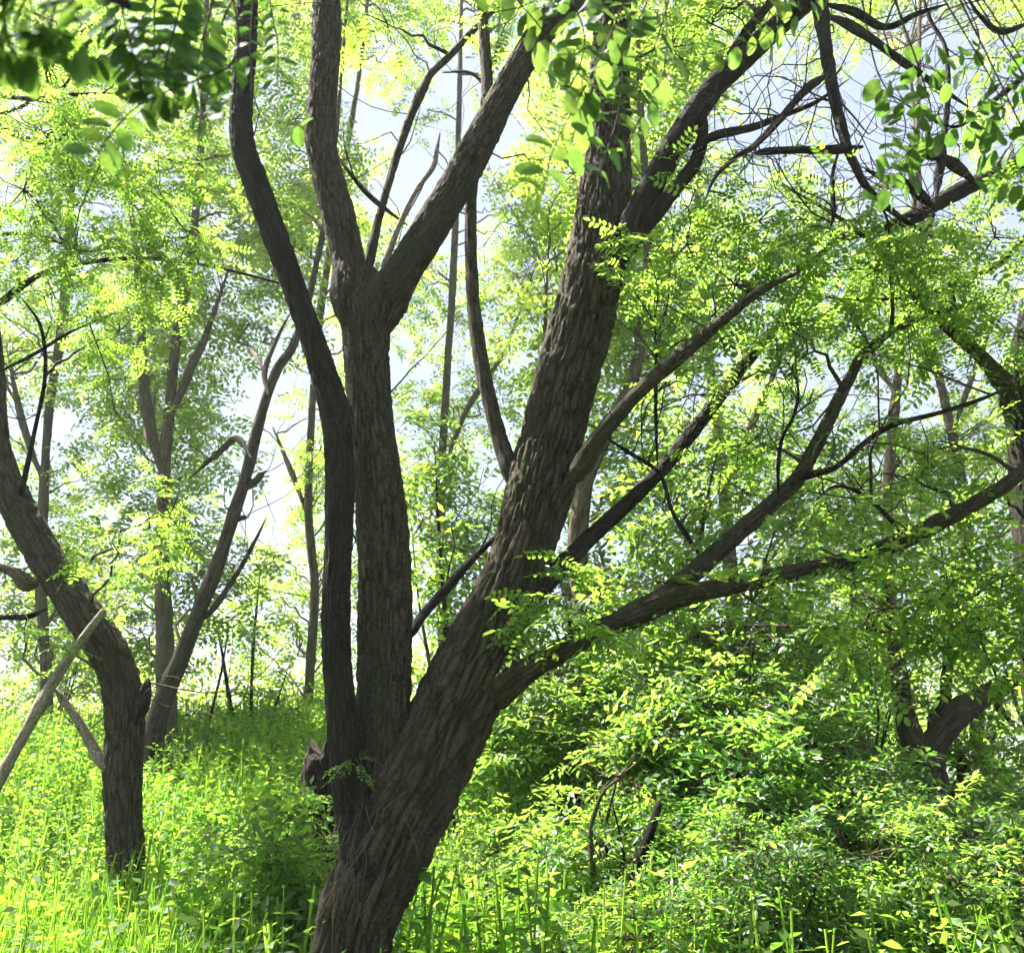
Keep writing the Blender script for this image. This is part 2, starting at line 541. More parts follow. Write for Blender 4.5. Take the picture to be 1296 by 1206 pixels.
def pinnate_proto(npairs, llen, lwid, seed, hi=False):
    """a compound leaf of length 1 along +x, its face to +z"""
    r = np.random.default_rng(seed)
    V, F = [], []

    def put(b, ax, nr):
        L = llen * r.uniform(0.85, 1.12); Wd = lwid * r.uniform(0.85, 1.12)
        if hi:
            vv, ff = leaflet_oval(b, ax, nr, L, Wd)
            o = len(V); V.extend(vv); F.extend([tuple(q + o for q in g) for g in ff])
        else:
            o = len(V); V.extend(leaflet_quad(b, ax, nr, L, Wd)); F.append((o, o + 1, o + 2, o + 3))
    for k in range(npairs):
        t = 0.16 + 0.78 * k / max(1, npairs - 0.4)
        c = np.array([t, 0, -0.16 * t * t])
        for s in (-1, 1):
            ax = unit(np.array([0.35 + r.normal(0, .12), s * 1.0, r.normal(-0.12, .22)]))
            nr = np.array([r.normal(0, .25), r.normal(0, .3), 1.0])
            nr = unit(nr - ax * (nr @ ax))
            put(c + np.array([r.normal(0, .01), 0, 0]), ax, nr)
    ax = unit(np.array([1.0, r.normal(0, .1), -0.3])); nr = np.array([0.3, 0, 1.0]); nr = unit(nr - ax * (nr @ ax))
    put(np.array([0.94, 0, -0.15]), ax, nr)
    if npairs < 5 and not hi:
        return np.array(V), F
    # the leaf stalk
    o = len(V)
    V.extend([np.array([0, 0.006, 0]), np.array([0, -0.006, 0]), np.array([0.95, -0.003, -0.15]), np.array([0.95, 0.003, -0.15])])
    F.append((o, o + 1, o + 2, o + 3))
    return np.array(V), F


LO = {
    'locust': [pinnate_proto(5, 0.25, 0.125, 40 + i) for i in range(4)],
    'far': [pinnate_proto(3, 0.40, 0.20, 50 + i) for i in range(4)],
    'elder': [pinnate_proto(2, 0.48, 0.21, 60 + i) for i in range(4)],
}
HI = {
    'locust': [pinnate_proto(5, 0.25, 0.135, 70 + i, True) for i in range(3)],
    'elder': [pinnate_proto(2, 0.48, 0.22, 80 + i, True) for i in range(3)],
}
_hi_mesh = {}


def hi_mesh(kind, i, mat):
    k = (kind, i, mat.name)
    if k not in _hi_mesh:
        V, F = HI[kind][i]
        me = bpy.data.meshes.new('leaf')
        me.from_pydata([tuple(v) for v in V], [], F)
        me.materials.append(mat)
        me.update()
        _hi_mesh[k] = me
    return _hi_mesh[k]


def realize(batch, protos, O, D, Nn, L):
    """write copies of low-poly leaves into a batch"""
    S = np.cross(Nn, D)
    pick = rng.integers(0, len(protos), len(O))
    for i, (V, F) in enumerate(protos):
        k = pick == i
        if not k.any():
            continue
        o, d, s, n, l = O[k], D[k], S[k], Nn[k], L[k]
        v = o[:, None] + l[:, None, None] * (V[None, :, 0:1] * d[:, None] + V[None, :, 1:2] * s[:, None] + V[None, :, 2:3] * n[:, None])
        Fa = np.array(F)
        f = (Fa[None] + (np.arange(len(o)) * len(V))[:, None, None]).reshape(-1, Fa.shape[1])
        batch.add(v.reshape(-1, 3), f)


def clump_leaves(c, rad, nspray, leaf_len, per=8, spray_len=0.4, flat=0.75, droop=0.15):
    """leaves on sprays that fill a ragged clump; returns leaf arrays and spray twigs"""
    c = np.asarray(c, float)
    u = unit(rng.normal(size=(nspray, 3)))
    rr = rng.uniform(0.15, 1.0, nspray) ** 0.55
    p = c + u * rr[:, None] * np.array([rad, rad, rad * flat])
    d = unit(u * 0.7 + rng.normal(size=(nspray, 3)) * 0.55 + np.array([0, 0, -droop]))
    sl = spray_len * rng.uniform(0.6, 1.3, nspray)
    t = (np.arange(per) + 0.5)[None] / per
    bend = -0.25 * t ** 2
    org = p[:, None] + d[:, None] * (sl[:, None] * t)[:, :, None]
    org[:, :, 2] += bend * sl[:, None]
    side = unit(np.cross(d, np.array([0, 0, 1.0])) + 1e-4)
    sgn = np.where(np.arange(per) % 2 == 0, 1.0, -1.0)
    ld = unit(d[:, None] * 0.55 + side[:, None] * sgn[None, :, None] * 0.9 + rng.normal(size=(nspray, per, 3)) * 0.3 + np.array([0, 0, -droop]))
    nr = np.array([0, 0, 1.0]) + rng.normal(size=(nspray, per, 3)) * 0.42
    nr = unit(nr - ld * np.sum(nr * ld, -1, keepdims=True))
    L = leaf_len * rng.uniform(0.65, 1.2, (nspray, per))
    tw = np.stack([p, p + d * sl[:, None] * 0.5 - np.array([0, 0, 0.06]) * sl[:, None], p + d * sl[:, None] - np.array([0, 0, 0.25]) * sl[:, None]], 1)
    return org.reshape(-1, 3), ld.reshape(-1, 3), nr.reshape(-1, 3), L.ravel(), tw, p


class Tree:
    def __init__(self, name, base, label, cat='tree', group=None, leaf='locust', mat='leaf', twig='twig'):
        self.base = np.array([base[0], base[1], float(gh(base[0], base[1]))])
        self.root = link(name, None, None, self.base)
        tag(self.root, label, cat, group)
        self.leaf, self.mat, self.twigmat = leaf, M[mat], M[twig]
        self.tw = Batch()
        self.O, self.D, self.N, self.L = [], [], [], []
        self.paths = []
        self.seed = 0

    def wood(self, name, pts, mat='bark', local=False, keep=True, **kw):
        """pts rows: px, py, depth, width px (or world x,y,z,r when local)"""
        P = []
        for q in pts:
            if local:
                P.append(q)
            else:
                p = at(q[0], q[1], q[2])
                P.append((*p, q[3] / 2 / FPX * zdep(p)))
        P = np.array(P, float)
        if name == 'branch':
            P[0, 3] *= 0.35
            P[1, 3] *= 1.16
            P[-1, 3] *= 0.4
        if keep:
            self.paths.append(P)
        P = P.copy()
        P[:, :3] -= self.base
        self.seed += 1
        kw.setdefault('seed', self.seed)
        o = link(name, wood_mesh(name, P, M[mat], **kw), self.root)
        return o

    def crooked(self, n, length=(0.4, 1.2), r0=(0.003, 0.007), path=None, K=7, up=0.3, wob=0.35, tmin=0.2, out=None):
        """thin crooked side twigs growing from the wood already built"""
        ends = []
        for _ in range(n):
            P = self.paths[path] if path is not None else self.paths[rng.integers(len(self.paths))]
            S = spline(P, 0.1)
            i = int(rng.uniform(tmin, 1) * (len(S) - 1))
            p = S[i, :3]
            d = unit(rng.normal(size=3) + np.array([0, 0, up]) + (out if out is not None else 0))
            L = rng.uniform(*length)
            pts = [p]
            for k in range(K - 1):
                d = unit(d + rng.normal(size=3) * wob + np.array([0, 0, 0.06]))
                pts.append(pts[-1] + d * L / (K - 1))
            pts = np.array(pts)
            r = rng.uniform(*r0)
            R = np.linspace(r, r * 0.3, K)
            self.tw.add(*sticks(pts[None], R[None], 4))
            ends.append(pts)
        return ends

    def limb_to(self, target, r=0.02, idx=0, lift=0.7, nseg=5):
        """a curved thin branch from the wood to a clump"""
        target = np.asarray(target, float)
        best, bc = None, 1e9
        for P in self.paths:
            S = spline(P, 0.15)
            h = np.linalg.norm(S[:, :2] - target[:2], axis=1)
            cost = np.abs(target[2] - S[:, 2] - lift * h) + 0.35 * h
            i = int(np.argmin(cost))
            if cost[i] < bc:
                bc, best = cost[i], S[i]
        a = best[:3]
        K = 9
        t = np.linspace(0, 1, K)[:, None]
        L = np.linalg.norm(target - a)
        mid = (a + target) / 2 + np.array([0, 0, 0.12 * L]) + rng.normal(size=3) * 0.08 * L
        pts = (1 - t) ** 2 * a + 2 * t * (1 - t) * mid + t ** 2 * target
        pts[1:-1] += rng.normal(size=(K - 2, 3)) * 0.025 * L
        r = min(r, best[3] * 0.8 + 0.004)
        self.tw.add(*sticks(pts[None], np.linspace(r, r * 0.25, K)[None], nseg))

    def clump(self, c, rad, nspray, leaf_len=0.2, limb=True, r=None, **kw):
        O, D, N, L, tw, p = clump_leaves(c, rad, nspray, leaf_len, **kw)
        self.O.append(O); self.D.append(D); self.N.append(N); self.L.append(L)
        c = np.asarray(c)
        self.tw.add(*sticks(tw, np.tile(np.array([[0.0028, 0.002, 0.001]]), (len(tw), 1)), 3))
        k = rng.random(len(p)) < 0.45
        if k.any():
            pp = p[k]
            m = (pp + c) / 2 + rng.normal(size=pp.shape) * rad * 0.12
            self.tw.add(*sticks(np.stack([np.tile(c, (len(pp), 1)), m, pp], 1), np.tile(np.array([[0.007, 0.0045, 0.0025]]), (len(pp), 1)), 3))
        if limb:
            self.limb_to(c, r if r else 0.012 + 0.012 * rad)

    def finish(self, nobj=0, hikind=None):
        if self.tw.n:
            me = self.tw.mesh('twigs', self.twigmat, self.base, True)
            a = me.attributes.new('bark', 'FLOAT_VECTOR', 'POINT')
            co = np.empty(len(me.vertices) * 3, np.float32); me.vertices.foreach_get('co', co)
            a.data.foreach_set('vector', co)
            a = me.attributes.new('ridge', 'FLOAT', 'POINT'); a.data.foreach_set('value', np.full(len(me.vertices), 0.4, np.float32))
            tag(link('twigs', me, self.root), kind='stuff')
        if not self.O:
            return self.root
        O, D, N, L = map(np.concatenate, (self.O, self.D, self.N, self.L))
        keep = np.ones(len(O), bool)
        if nobj:
            x, y, z = project(O)
            size = np.where((x > 0) & (x < W0) & (y > 0) & (y < H0) & (z > 0.2), L / np.maximum(z, 0.2), 0)
            pick = np.argsort(-size)[:nobj]
            keep[pick] = False
            S = np.cross(N, D)
            hk = hikind or self.leaf
            for q in pick:
                me = hi_mesh(hk, int(rng.integers(3)), self.mat)
                o = bpy.data.objects.new('leaf', me)
                l = float(L[q])
                o.matrix_basis = Matrix(((D[q, 0] * l, S[q, 0] * l, N[q, 0] * l, O[q, 0] - self.base[0]),
                                         (D[q, 1] * l, S[q, 1] * l, N[q, 1] * l, O[q, 1] - self.base[1]),
                                         (D[q, 2] * l, S[q, 2] * l, N[q, 2] * l, O[q, 2] - self.base[2]), (0, 0, 0, 1)))
                COL.objects.link(o)
                o.parent = self.root
        b = Batch()
        realize(b, LO[self.leaf], O[keep], D[keep], N[keep], L[keep])
        tag(link('foliage', b.mesh('foliage', self.mat, self.base), self.root), kind='stuff')
        return self.root


def px_clumps(tree, spec, leaf_len, dens=1.0, **kw):
    """spec rows: px, py, depth, radius px, sprays"""
    for (x, y, d, rpx, n) in spec:
        c = at(x, y, d)
        tree.clump(c, rpx / FPX * zdep(c), max(4, int(n * dens)), leaf_len, **kw)


# ------------------------------------------------------------------ the big tree
def lerp_pts(pts, d0, d1):
    n = len(pts)
    return [(p[0], p[1], d0 + (d1 - d0) * i / (n - 1), p[2]) for i, p in enumerate(pts)]


D0 = 4.5
b0 = at(430, 1400, D0)
big = Tree('locust_tree', (b0[0], D0), 'large tree of several furrowed dark stems whose thickest trunk leans right')
RK = dict(nseg=190, step=0.024, rough=0.10, ridge=0.026, cell=0.027)
zb = big.base
trunk = [(438, 1480, 175), (440, 1300, 120), (446, 1206, 96), (457, 1150, 100), (480, 1100, 104), (502, 1050, 106), (526, 1000, 106), (549, 950, 103), (572, 900, 102),
         (595, 850, 97), (618, 800, 88), (642, 750, 84), (660, 700, 78), (674, 650, 82), (687, 600, 87), (698, 550, 82), (710, 500, 81), (724, 450, 79),
         (739, 400, 76), (751, 350, 71), (760, 300, 68), (765, 250, 63), (768, 200, 56), (772, 100, 48), (777, 0, 44), (784, -150, 38), (800, -350, 30), (815, -600, 18)]
big.wood('trunk', lerp_pts(trunk, 4.5, 5.1), **RK)
# middle stem and its two arms
mid = [(470, 1180, 60), (482, 1090, 68), (486, 1000, 68), (486, 950, 66), (487, 900, 65), (487, 800, 64), (486, 700, 62), (480, 620, 58), (470, 540, 54), (466, 460, 55), (464, 400, 60), (456, 350, 50)]
big.wood('stem', lerp_pts(mid, 4.62, 4.78), **dict(RK, nseg=124, ridge=0.018, cell=0.022))
armL = [(458, 440, 46), (448, 380, 48), (441, 330, 44), (427, 270, 42), (412, 215, 38), (405, 175, 38), (409, 120, 36), (413, 60, 35), (413, 0, 34), (410, -120, 30), (395, -300, 22), (370, -520, 12)]
big.wood('branch', lerp_pts(armL, 4.72, 4.9), **dict(RK, nseg=100, ridge=0.011, cell=0.018))
armR = [(474, 440, 44), (486, 385, 48), (510, 345, 44), (545, 290, 44), (578, 235, 42), (603, 190, 42), (628, 140, 38), (655, 90, 34), (690, 35, 34), (730, -10, 32), (800, -110, 26), (880, -260, 16)]
big.wood('branch', lerp_pts(armR, 4.74, 4.6), **dict(RK, nseg=100, ridge=0.011, cell=0.018))
# left stem
lef = [(462, 1110, 52), (449, 1030, 46), (440, 975, 42), (433, 900, 36), (427, 840, 34), (426, 780, 34), (429, 700, 34), (430, 620, 34), (428, 550, 35), (420, 505, 36),
       (404, 455, 34), (385, 400, 32), (364, 340, 32), (343, 285, 32), (322, 230, 31), (306, 180, 30), (306, 120, 28), (311, 60, 27), (314, 0, 26), (318, -120, 22), (330, -300, 14)]
big.wood('stem', lerp_pts(lef, 4.5, 4.45), **dict(RK, nseg=100, ridge=0.010, cell=0.018, rough=0.14), mat='bark_dark')
BR = dict(nseg=32, step=0.025, rough=0.14, ridge=0.006, cell=0.02)


def br(tree, pts, d0, d1, mat='bark', **kw):
    return tree.wood('branch', lerp_pts([(a, b, w * (.86 if w < 40 else 1)) for a, b, w in pts], d0, d1), mat=mat, **dict(BR, **kw))


# rising slim branch left of the trunk, crossing behind the right arm
br(big, [(668, 640, 26), (648, 600, 26), (634, 560, 24), (618, 500, 23), (606, 440, 22), (599, 380, 20), (596, 300, 18), (597, 240, 17), (606, 185, 17), (616, 130, 18), (614, 60, 16), (610, 0, 14), (606, -150, 9)], 4.8, 5.0)
# thin arms in the fork of the middle stem
br(big, [(462, 370, 14), (470, 320, 13), (480, 275, 12), (497, 215, 12), (515, 160, 12), (532, 120, 14), (545, 95, 11), (570, 70, 10), (600, 38, 9), (640, 0, 6)], 4.8, 5.2, nseg=20, ridge=.003)
br(big, [(480, 360, 10), (490, 325, 9), (508, 280, 8), (528, 240, 7), (548, 212, 8), (553, 190, 6), (557, 168, 4)], 4.75, 4.7, mat='dead', nseg=16, ridge=.002)
br(big, [(515, 285, 7), (470, 250, 7), (440, 215, 6), (415, 180, 5)], 4.8, 5.0, nseg=12, ridge=0)
br(big, [(612, 120, 9), (640, 145, 5), (600, 95, 5), (560, 92, 4)], 4.9, 5.3, nseg=10, ridge=0)
# short dark branch between middle stem and trunk
br(big, [(508, 815, 14), (520, 800, 13), (540, 772, 14), (565, 745, 15), (590, 715, 12), (618, 688, 9), (650, 660, 6)], 4.85, 5.4, mat='bark_dark', nseg=20, ridge=.003)
# right-hand branches
br(big, [(712, 620, 24), (735, 590, 25), (762, 548, 24), (790, 515, 22), (820, 485, 21), (850, 460, 21), (885, 430, 20), (915, 405, 17), (960, 370, 13), (1010, 345, 9)], 4.65, 4.2, nseg=36)
br(big, [(668, 775, 26), (700, 728, 26), (735, 692, 26), (770, 660, 24), (810, 622, 22), (850, 580, 21), (890, 530, 20), (925, 482, 18), (970, 430, 14), (1000, 385, 10), (1040, 330, 6)], 4.7, 5.2, nseg=36, mat='bark_dark')
c0 = [(590, 900, 40), (625, 876, 42), (640, 868, 42), (672, 845, 36), (706, 827, 33), (740, 806, 31), (775, 790, 30), (815, 772, 36), (850, 758, 32), (920, 742, 28), (970, 732, 26), (1020, 722, 25), (1070, 710, 25), (1120, 693, 24), (1170, 670, 24), (1220, 645, 22), (1260, 622, 20), (1290, 600, 18), (1340, 560, 14), (1420, 500, 8)]
br(big, c0, 4.68, 4.1, nseg=64, step=.018, ridge=.010)
br(big, [(790, 788, 26), (835, 758, 27), (880, 722, 28), (915, 692, 27), (950, 660, 25), (985, 630, 24), (1012, 604, 22), (1030, 570, 20), (1045, 540, 19), (1060, 508, 18), (1076, 478, 15), (1100, 440, 12), (1160, 405, 9), (1230, 385, 5)], 4.47, 4.9, nseg=40)
br(big, [(1000, 612, 11), (1030, 600, 10), (1060, 590, 9), (1095, 560, 8), (1130, 538, 8), (1190, 522, 7), (1255, 500, 5), (1310, 470, 3)], 4.6, 4.3, nseg=14, ridge=0)
br(big, [(1150, 690, 7), (1120, 650, 6), (1085, 622, 5), (1055, 616, 4), (1030, 635, 3)], 4.2, 4.0, nseg=10, ridge=0)
br(big, [(985, 632, 6), (985, 590, 5), (990, 555, 5), (1005, 525, 5), (1010, 490, 4), (995, 455, 3)], 4.6, 4.4, nseg=10, ridge=0, mat='bark_dark')
br(big, [(890, 710, 8), (870, 680, 7), (850, 645, 6), (835, 600, 6), (800, 575, 6), (760, 550, 5)], 4.6, 4.9, nseg=10, ridge=0, mat='bark_dark')
br(big, [(832, 590, 6), (830, 520, 5), (830, 450, 4), (828, 380, 3)], 4.8, 4.8, nseg=10, ridge=0, mat='bark_dark')
# upper right limbs
br(big, [(772, 350, 34), (795, 300, 38), (818, 250, 36), (845, 200, 35), (872, 155, 34), (905, 108, 32), (940, 75, 31), (975, 42, 30), (1010, 12, 28), (1050, -20, 26), (1120, -90, 20), (1220, -220, 12)], 4.85, 4.2, nseg=48, mat='bark_dark')
br(big, [(785, 310, 22), (815, 285, 24), (850, 245, 24), (880, 205, 22), (890, 165, 16), (888, 130, 10)], 4.8, 4.6, nseg=30, mat='bark_dark')
br(big, [(872, 190, 12), (905, 172, 12), (950, 162, 11), (990, 147, 8), (1035, 128, 6), (1075, 100, 3)], 4.6, 4.3, nseg=14, ridge=.002, mat='bark_dark')
br(big, [(920, 70, 12), (945, 40, 14), (970, 10, 13), (1000, -30, 11)], 4.5, 4.2, nseg=14, ridge=.002, mat='bark_dark')
br(big, [(1030, -40, 20), (1038, 10, 20), (1044, 50, 19), (1050, 90, 18), (1057, 130, 16), (1066, 165, 15), (1078, 200, 13), (1098, 238, 11), (1135, 272, 8), (1180, 300, 5)], 4.25, 4.2, nseg=28, mat='bark_dark')
br(big, [(1050, 95, 10), (1030, 105, 11), (1005, 130, 11), (975, 165, 11), (950, 188, 9), (930, 200, 7), (905, 225, 5), (890, 260, 3)], 4.2, 4.0, nseg=16, ridge=.002, mat='bark_dark')
br(big, [(1092, 186, 12), (1066, 189, 12), (1040, 190, 12), (1005, 190, 12), (970, 192, 11), (955, 195, 9)], 4.2, 4.1, nseg=16, ridge=.003, mat='bark_dark')
br(big, [(1045, 20, 14), (1075, 32, 13), (1110, 55, 12), (1145, 80, 11), (1180, 105, 9), (1225, 135, 6)], 4.25, 4.0, nseg=16, ridge=.002, mat='bark_dark')
br(big, [(1040, 5, 12), (1080, 15, 11), (1120, 35, 10), (1160, 18, 8), (1200, 5, 5)], 4.25, 4.1, nseg=14, ridge=.002, mat='bark_dark')
br(big, [(1066, 180, 5), (1054, 220, 5), (1055, 270, 7), (1050, 290, 3)], 4.2, 4.2, nseg=10, ridge=0)
out_r = np.array([0.5, -0.1, 0.2])
big.crooked(140, (0.35, 1.1), (0.003, 0.008), tmin=0.35)
for k in range(16, 27):
    if k < len(big.paths):
        big.crooked(11, (0.3, 1.0), (0.0025, 0.006), path=k, out=out_r, wob=.5)
# foliage; unseen clumps above the frame are added to shade the trunk
px_clumps(big, [
    (870, 310, 4.6, 70, 14), (960, 280, 4.5, 70, 16), (930, 360, 4.4, 75, 17), (1030, 330, 4.6, 75, 16), (1000, 410, 4.6, 70, 13), (850, 380, 5.0, 60, 10),
    (1060, 260, 4.3, 50, 8), (1080, 400, 4.7, 60, 12), (880, 240, 4.8, 45, 6), (1130, 330, 4.5, 60, 9), (820, 300, 5.0, 40, 5), (1150, 400, 4.6, 50, 8),
    (1050, 560, 4.8, 60, 9), (1130, 600, 4.5, 60, 9), (950, 560, 4.9, 55, 8), (880, 500, 5.2, 55, 6), (1180, 560, 4.4, 45, 6), (960, 470, 5.0, 55, 8),
    (720, 750, 4.25, 34, 8), (690, 745, 4.3, 22, 4), (770, 815, 4.3, 30, 5), (830, 735, 4.5, 30, 5), (780, 350, 4.55, 18, 3),
    (950, 760, 4.3, 40, 7), (1080, 735, 4.2, 40, 7), (1140, 700, 4.15, 30, 5),
    (900, 30, 4.9, 55, 10), (850, 60, 5.1, 50, 9), (700, -60, 4.8, 90, 14), (900, -110, 4.7, 110, 14), (560, -80, 4.9, 100, 12), (420, -150, 4.9, 120, 12),
    (320, -150, 4.5, 110, 22), (1100, -120, 4.3, 100, 18), (640, 30, 5.0, 40, 7), (490, 30, 5.2, 50, 8), (790, -250, 5.0, 150, 16), (1250, -260, 4.2, 150, 14),
], 0.17, per=7, spray_len=0.30)
# tufts of leaves that sprout straight from the bark
px_clumps(big, [(450, 960, 4.35, 16, 2), (405, 570, 4.6, 14, 2), (400, 590, 4.6, 10, 2)], 0.10, per=4, spray_len=0.1, limb=False)
big.finish(nobj=280)

# ------------------------------------------------------------------ the curved tree on the left
b1 = at(160, 1250, 7.0)
bent = Tree('locust_tree', (b1[0], 7.0), 'dark tree with a bent trunk curving left out of the weeds', mat='leaf')
z1 = gh(b1[0], 7.0)
bent.wood('trunk', lerp_pts([(165, 1330, 70), (160, 1180, 52), (161, 1110, 44), (157, 1040, 44), (155, 980, 46), (157, 930, 45), (156, 890, 47), (148, 850, 48), (130, 815, 48), (107, 780, 46), (82, 742, 44), (57, 705, 42),
                   (34, 665, 41), (14, 625, 38), (0, 585, 32), (-6, 530, 27), (-9, 460, 24), (-18, 380, 22), (-30, 250, 20), (-35, 60, 16), (-20, -150, 10)], 7.0, 7.0), mat='bark', **dict(RK, nseg=130, step=.025, ridge=.018, cell=.026))
bent.wood('branch', lerp_pts([(165, 925, 20), (178, 895, 18), (185, 870, 13), (188, 858, 7)], 6.95, 6.9), mat='bark_dark', nseg=20, ridge=.004, cell=.02)
br(bent, [(150, 990, 16), (128, 962, 15), (108, 928, 14), (92, 902, 12), (78, 884, 11), (70, 872, 8)], 6.95, 6.8, mat='dead', nseg=20, ridge=.004)
br(bent, [(48, 738, 30), (34, 738, 22), (20, 726, 17), (5, 719, 13), (-15, 715, 10), (-40, 700, 8)], 6.9, 6.8, mat='bark_pale', nseg=18, ridge=.004)
br(bent, [(60, 770, 8), (35, 780, 8), (0, 782, 7), (-30, 790, 6)], 6.9, 6.6, mat='bark_dark', nseg=10, ridge=0)
br(bent, [(18, 650, 9), (30, 610, 7), (45, 540, 6), (57, 475, 6), (52, 415, 5), (28, 378, 4)], 7.0, 6.4, mat='bark_dark', nseg=10, ridge=0)
br(bent, [(-20, 400, 9), (5, 380, 9), (50, 348, 9), (110, 332, 8), (180, 327, 6), (250, 334, 5), (330, 352, 4), (400, 372, 3)], 6.9, 6.2, mat='bark_dark', nseg=10, ridge=0)
br(bent, [(-30, 300, 8), (30, 295, 6), (70, 305, 6), (110, 318, 4), (150, 312, 3)], 6.9, 6.0, mat='bark_dark', nseg=10, ridge=0)
br(bent, [(-30, 150, 9), (10, 165, 9), (40, 178, 8), (72, 178, 6), (90, 160, 5)], 6.6, 5.6, mat='bark_dark', nseg=10, ridge=0)
br(bent, [(-20, 480, 6), (40, 450, 5), (90, 420, 4), (150, 395, 3)], 6.9, 6.3, mat='bark_dark', nseg=10, ridge=0)
br(bent, [(-32, 120, 8), (40, 125, 6), (90, 120, 5), (150, 118, 4)], 6.4, 5.6, mat='bark_dark', nseg=10, ridge=0)
bent.crooked(50, (0.5, 1.4), (0.003, 0.008), tmin=0.3)
px_clumps(bent, [(60, 170, 5.8, 65, 24), (130, 200, 5.8, 60, 20), (30, 240, 6.0, 65, 22), (200, 240, 5.9, 55, 18), (240, 300, 6.1, 55, 18), (100, 290, 6.2, 55, 14), (180, 330, 6.2, 50, 12),
                 (20, 330, 6.5, 50, 12), (150, 420, 6.6, 50, 12), (110, 390, 6.5, 50, 10), (60, 80, 5.9, 60, 14), (150, 60, 6.0, 70, 18), (-20, 60, 6.5, 100, 26), (60, -80, 6.5, 130, 16), (-100, 200, 6.8, 120, 14),
                 (190, -60, 6.2, 100, 22), (150, 700, 6.6, 50, 12), (220, 640, 6.8, 45, 10), (50, 810, 6.7, 30, 5)], 0.17, per=8, spray_len=0.34)
bent.finish(nobj=160)

# ------------------------------------------------------------------ trees of the wood behind
def back_tree(label, paths, depth, mat='bark_pale', leaf='far', lmat='leaf_far', crook=20, group='trees of the wood behind', nseg=22, step=0.09, ridge=0.008):
    x0, y0 = paths[0][0][0], paths[0][0][1]
    p = at(x0, y0, depth)
    t = Tree('woodland_tree', (p[0], depth), label, 'tree', group, leaf, lmat, 'twig_brown')
    g = float(gh(p[0], depth)) - 0.15
    w0 = paths[0][0][2]
    first = [at(x0, y0, depth)]
    for n, pts in enumerate(paths):
        q = lerp_pts(pts, depth, depth + (0.6 if n else 0.2))
        P = []
        for a in q:
            w = at(a[0], a[1], a[2])
            P.append((*w, a[3] / 2 / FPX * zdep(w)))
        if n == 0 and P[0][2] > g:
            P.insert(0, (P[0][0], P[0][1], g, P[0][3] * 1.35))
        t.wood('trunk' if n == 0 else 'branch', P, mat=mat, local=True, nseg=nseg, step=step, rough=0.16, ridge=ridge, cell=0.035)
    t.crooked(crook, (0.6, 2.0), (0.004, 0.010), tmin=0.35)
    return t


LT = {}
LT['ivy'] = back_tree('pale thick-barked tree half hidden in yellow foliage beyond the bent trunk',
                      [[(212, 960, 26), (210, 860, 23), (207, 780, 20), (206, 700, 17), (208, 600, 15), (214, 520, 14), (222, 440, 12), (235, 360, 13), (250, 240, 10), (260, 60, 7), (265, -200, 4)],
                       [(208, 610, 14), (190, 540, 13), (180, 470, 13), (178, 400, 10), (170, 300, 7), (150, 150, 4)],
                       [(212, 540, 12), (240, 470, 10), (262, 420, 8), (290, 340, 5)]], 11.0)
LT['slant'] = back_tree('slanting dark tree with broken stubs crossing open sky',
                        [[(190, 950, 30), (205, 890, 26), (232, 825, 22), (255, 765, 20), (275, 715, 18), (295, 655, 16), (312, 600, 15), (322, 560, 14), (335, 510, 13), (352, 465, 12), (372, 435, 10), (395, 360, 8), (420, 220, 6), (440, 0, 3)],
                         [(308, 622, 9), (322, 610, 9), (330, 602, 7), (337, 596, 4)], [(297, 660, 7), (305, 656, 6), (314, 655, 4)],
                         [(250, 790, 7), (272, 768, 7), (300, 725, 6), (320, 690, 5), (337, 655, 3)],
                         [(318, 580, 8), (300, 555, 8), (275, 575, 6), (240, 605, 4)], [(340, 500, 8), (335, 470, 6), (350, 430, 5), (368, 395, 3)]], 10.0, mat='bark')
LT['peel'] = back_tree('pale peeling tree standing close behind the leaning trunk',
                       [[(730, 960, 26), (733, 860, 26), (736, 780, 26), (730, 720, 26), (734, 660, 24), (740, 610, 22), (755, 572, 20), (775, 535, 17), (800, 480, 14), (815, 400, 12), (820, 280, 10), (810, 120, 8), (800, -150, 4)],
                        [(738, 640, 12), (722, 600, 10), (700, 540, 8), (690, 440, 6), (695, 300, 4)]], 8.0)
LT['slim'] = back_tree('slim straight pale tree rising through the right-hand foliage',
                       [[(1150, 960, 24), (1140, 880, 20), (1130, 800, 17), (1124, 720, 14), (1124, 640, 13), (1128, 560, 13), (1136, 480, 12), (1142, 420, 11), (1150, 330, 9), (1160, 200, 7), (1165, -50, 4)],
                        [(1136, 500, 8), (1115, 470, 7), (1100, 440, 5), (1080, 400, 3)]], 12.0)
LT['twin'] = back_tree('pale tree with thin forked top above the low limb',
                       [[(1240, 960, 18), (1235, 860, 16), (1228, 760, 14), (1222, 660, 13), (1212, 580, 12), (1196, 510, 11), (1182, 450, 10), (1170, 380, 8), (1165, 250, 6), (1150, 60, 3)],
                        [(1205, 550, 8), (1222, 500, 6), (1240, 450, 5), (1270, 380, 3)]], 13.0)
LT['mid'] = back_tree('distant faint tree seen between the two thick stems',
                      [[(566, 960, 18), (564, 850, 16), (560, 740, 14), (558, 640, 12), (562, 540, 10), (568, 440, 9), (575, 320, 9), (580, 180, 7), (585, -50, 4)],
                       [(560, 600, 8), (590, 520, 7), (640, 440, 5), (680, 330, 3)]], 14.0)
LT['left'] = back_tree('tall hazy tree behind the bent trunk at the wood edge',
                       [[(60, 960, 16), (58, 850, 14), (52, 740, 13), (55, 640, 12), (62, 520, 10), (80, 400, 12), (90, 240, 9), (100, 50, 6), (110, -200, 3)],
                        [(58, 620, 9), (30, 540, 8), (10, 450, 5)]], 13.5)
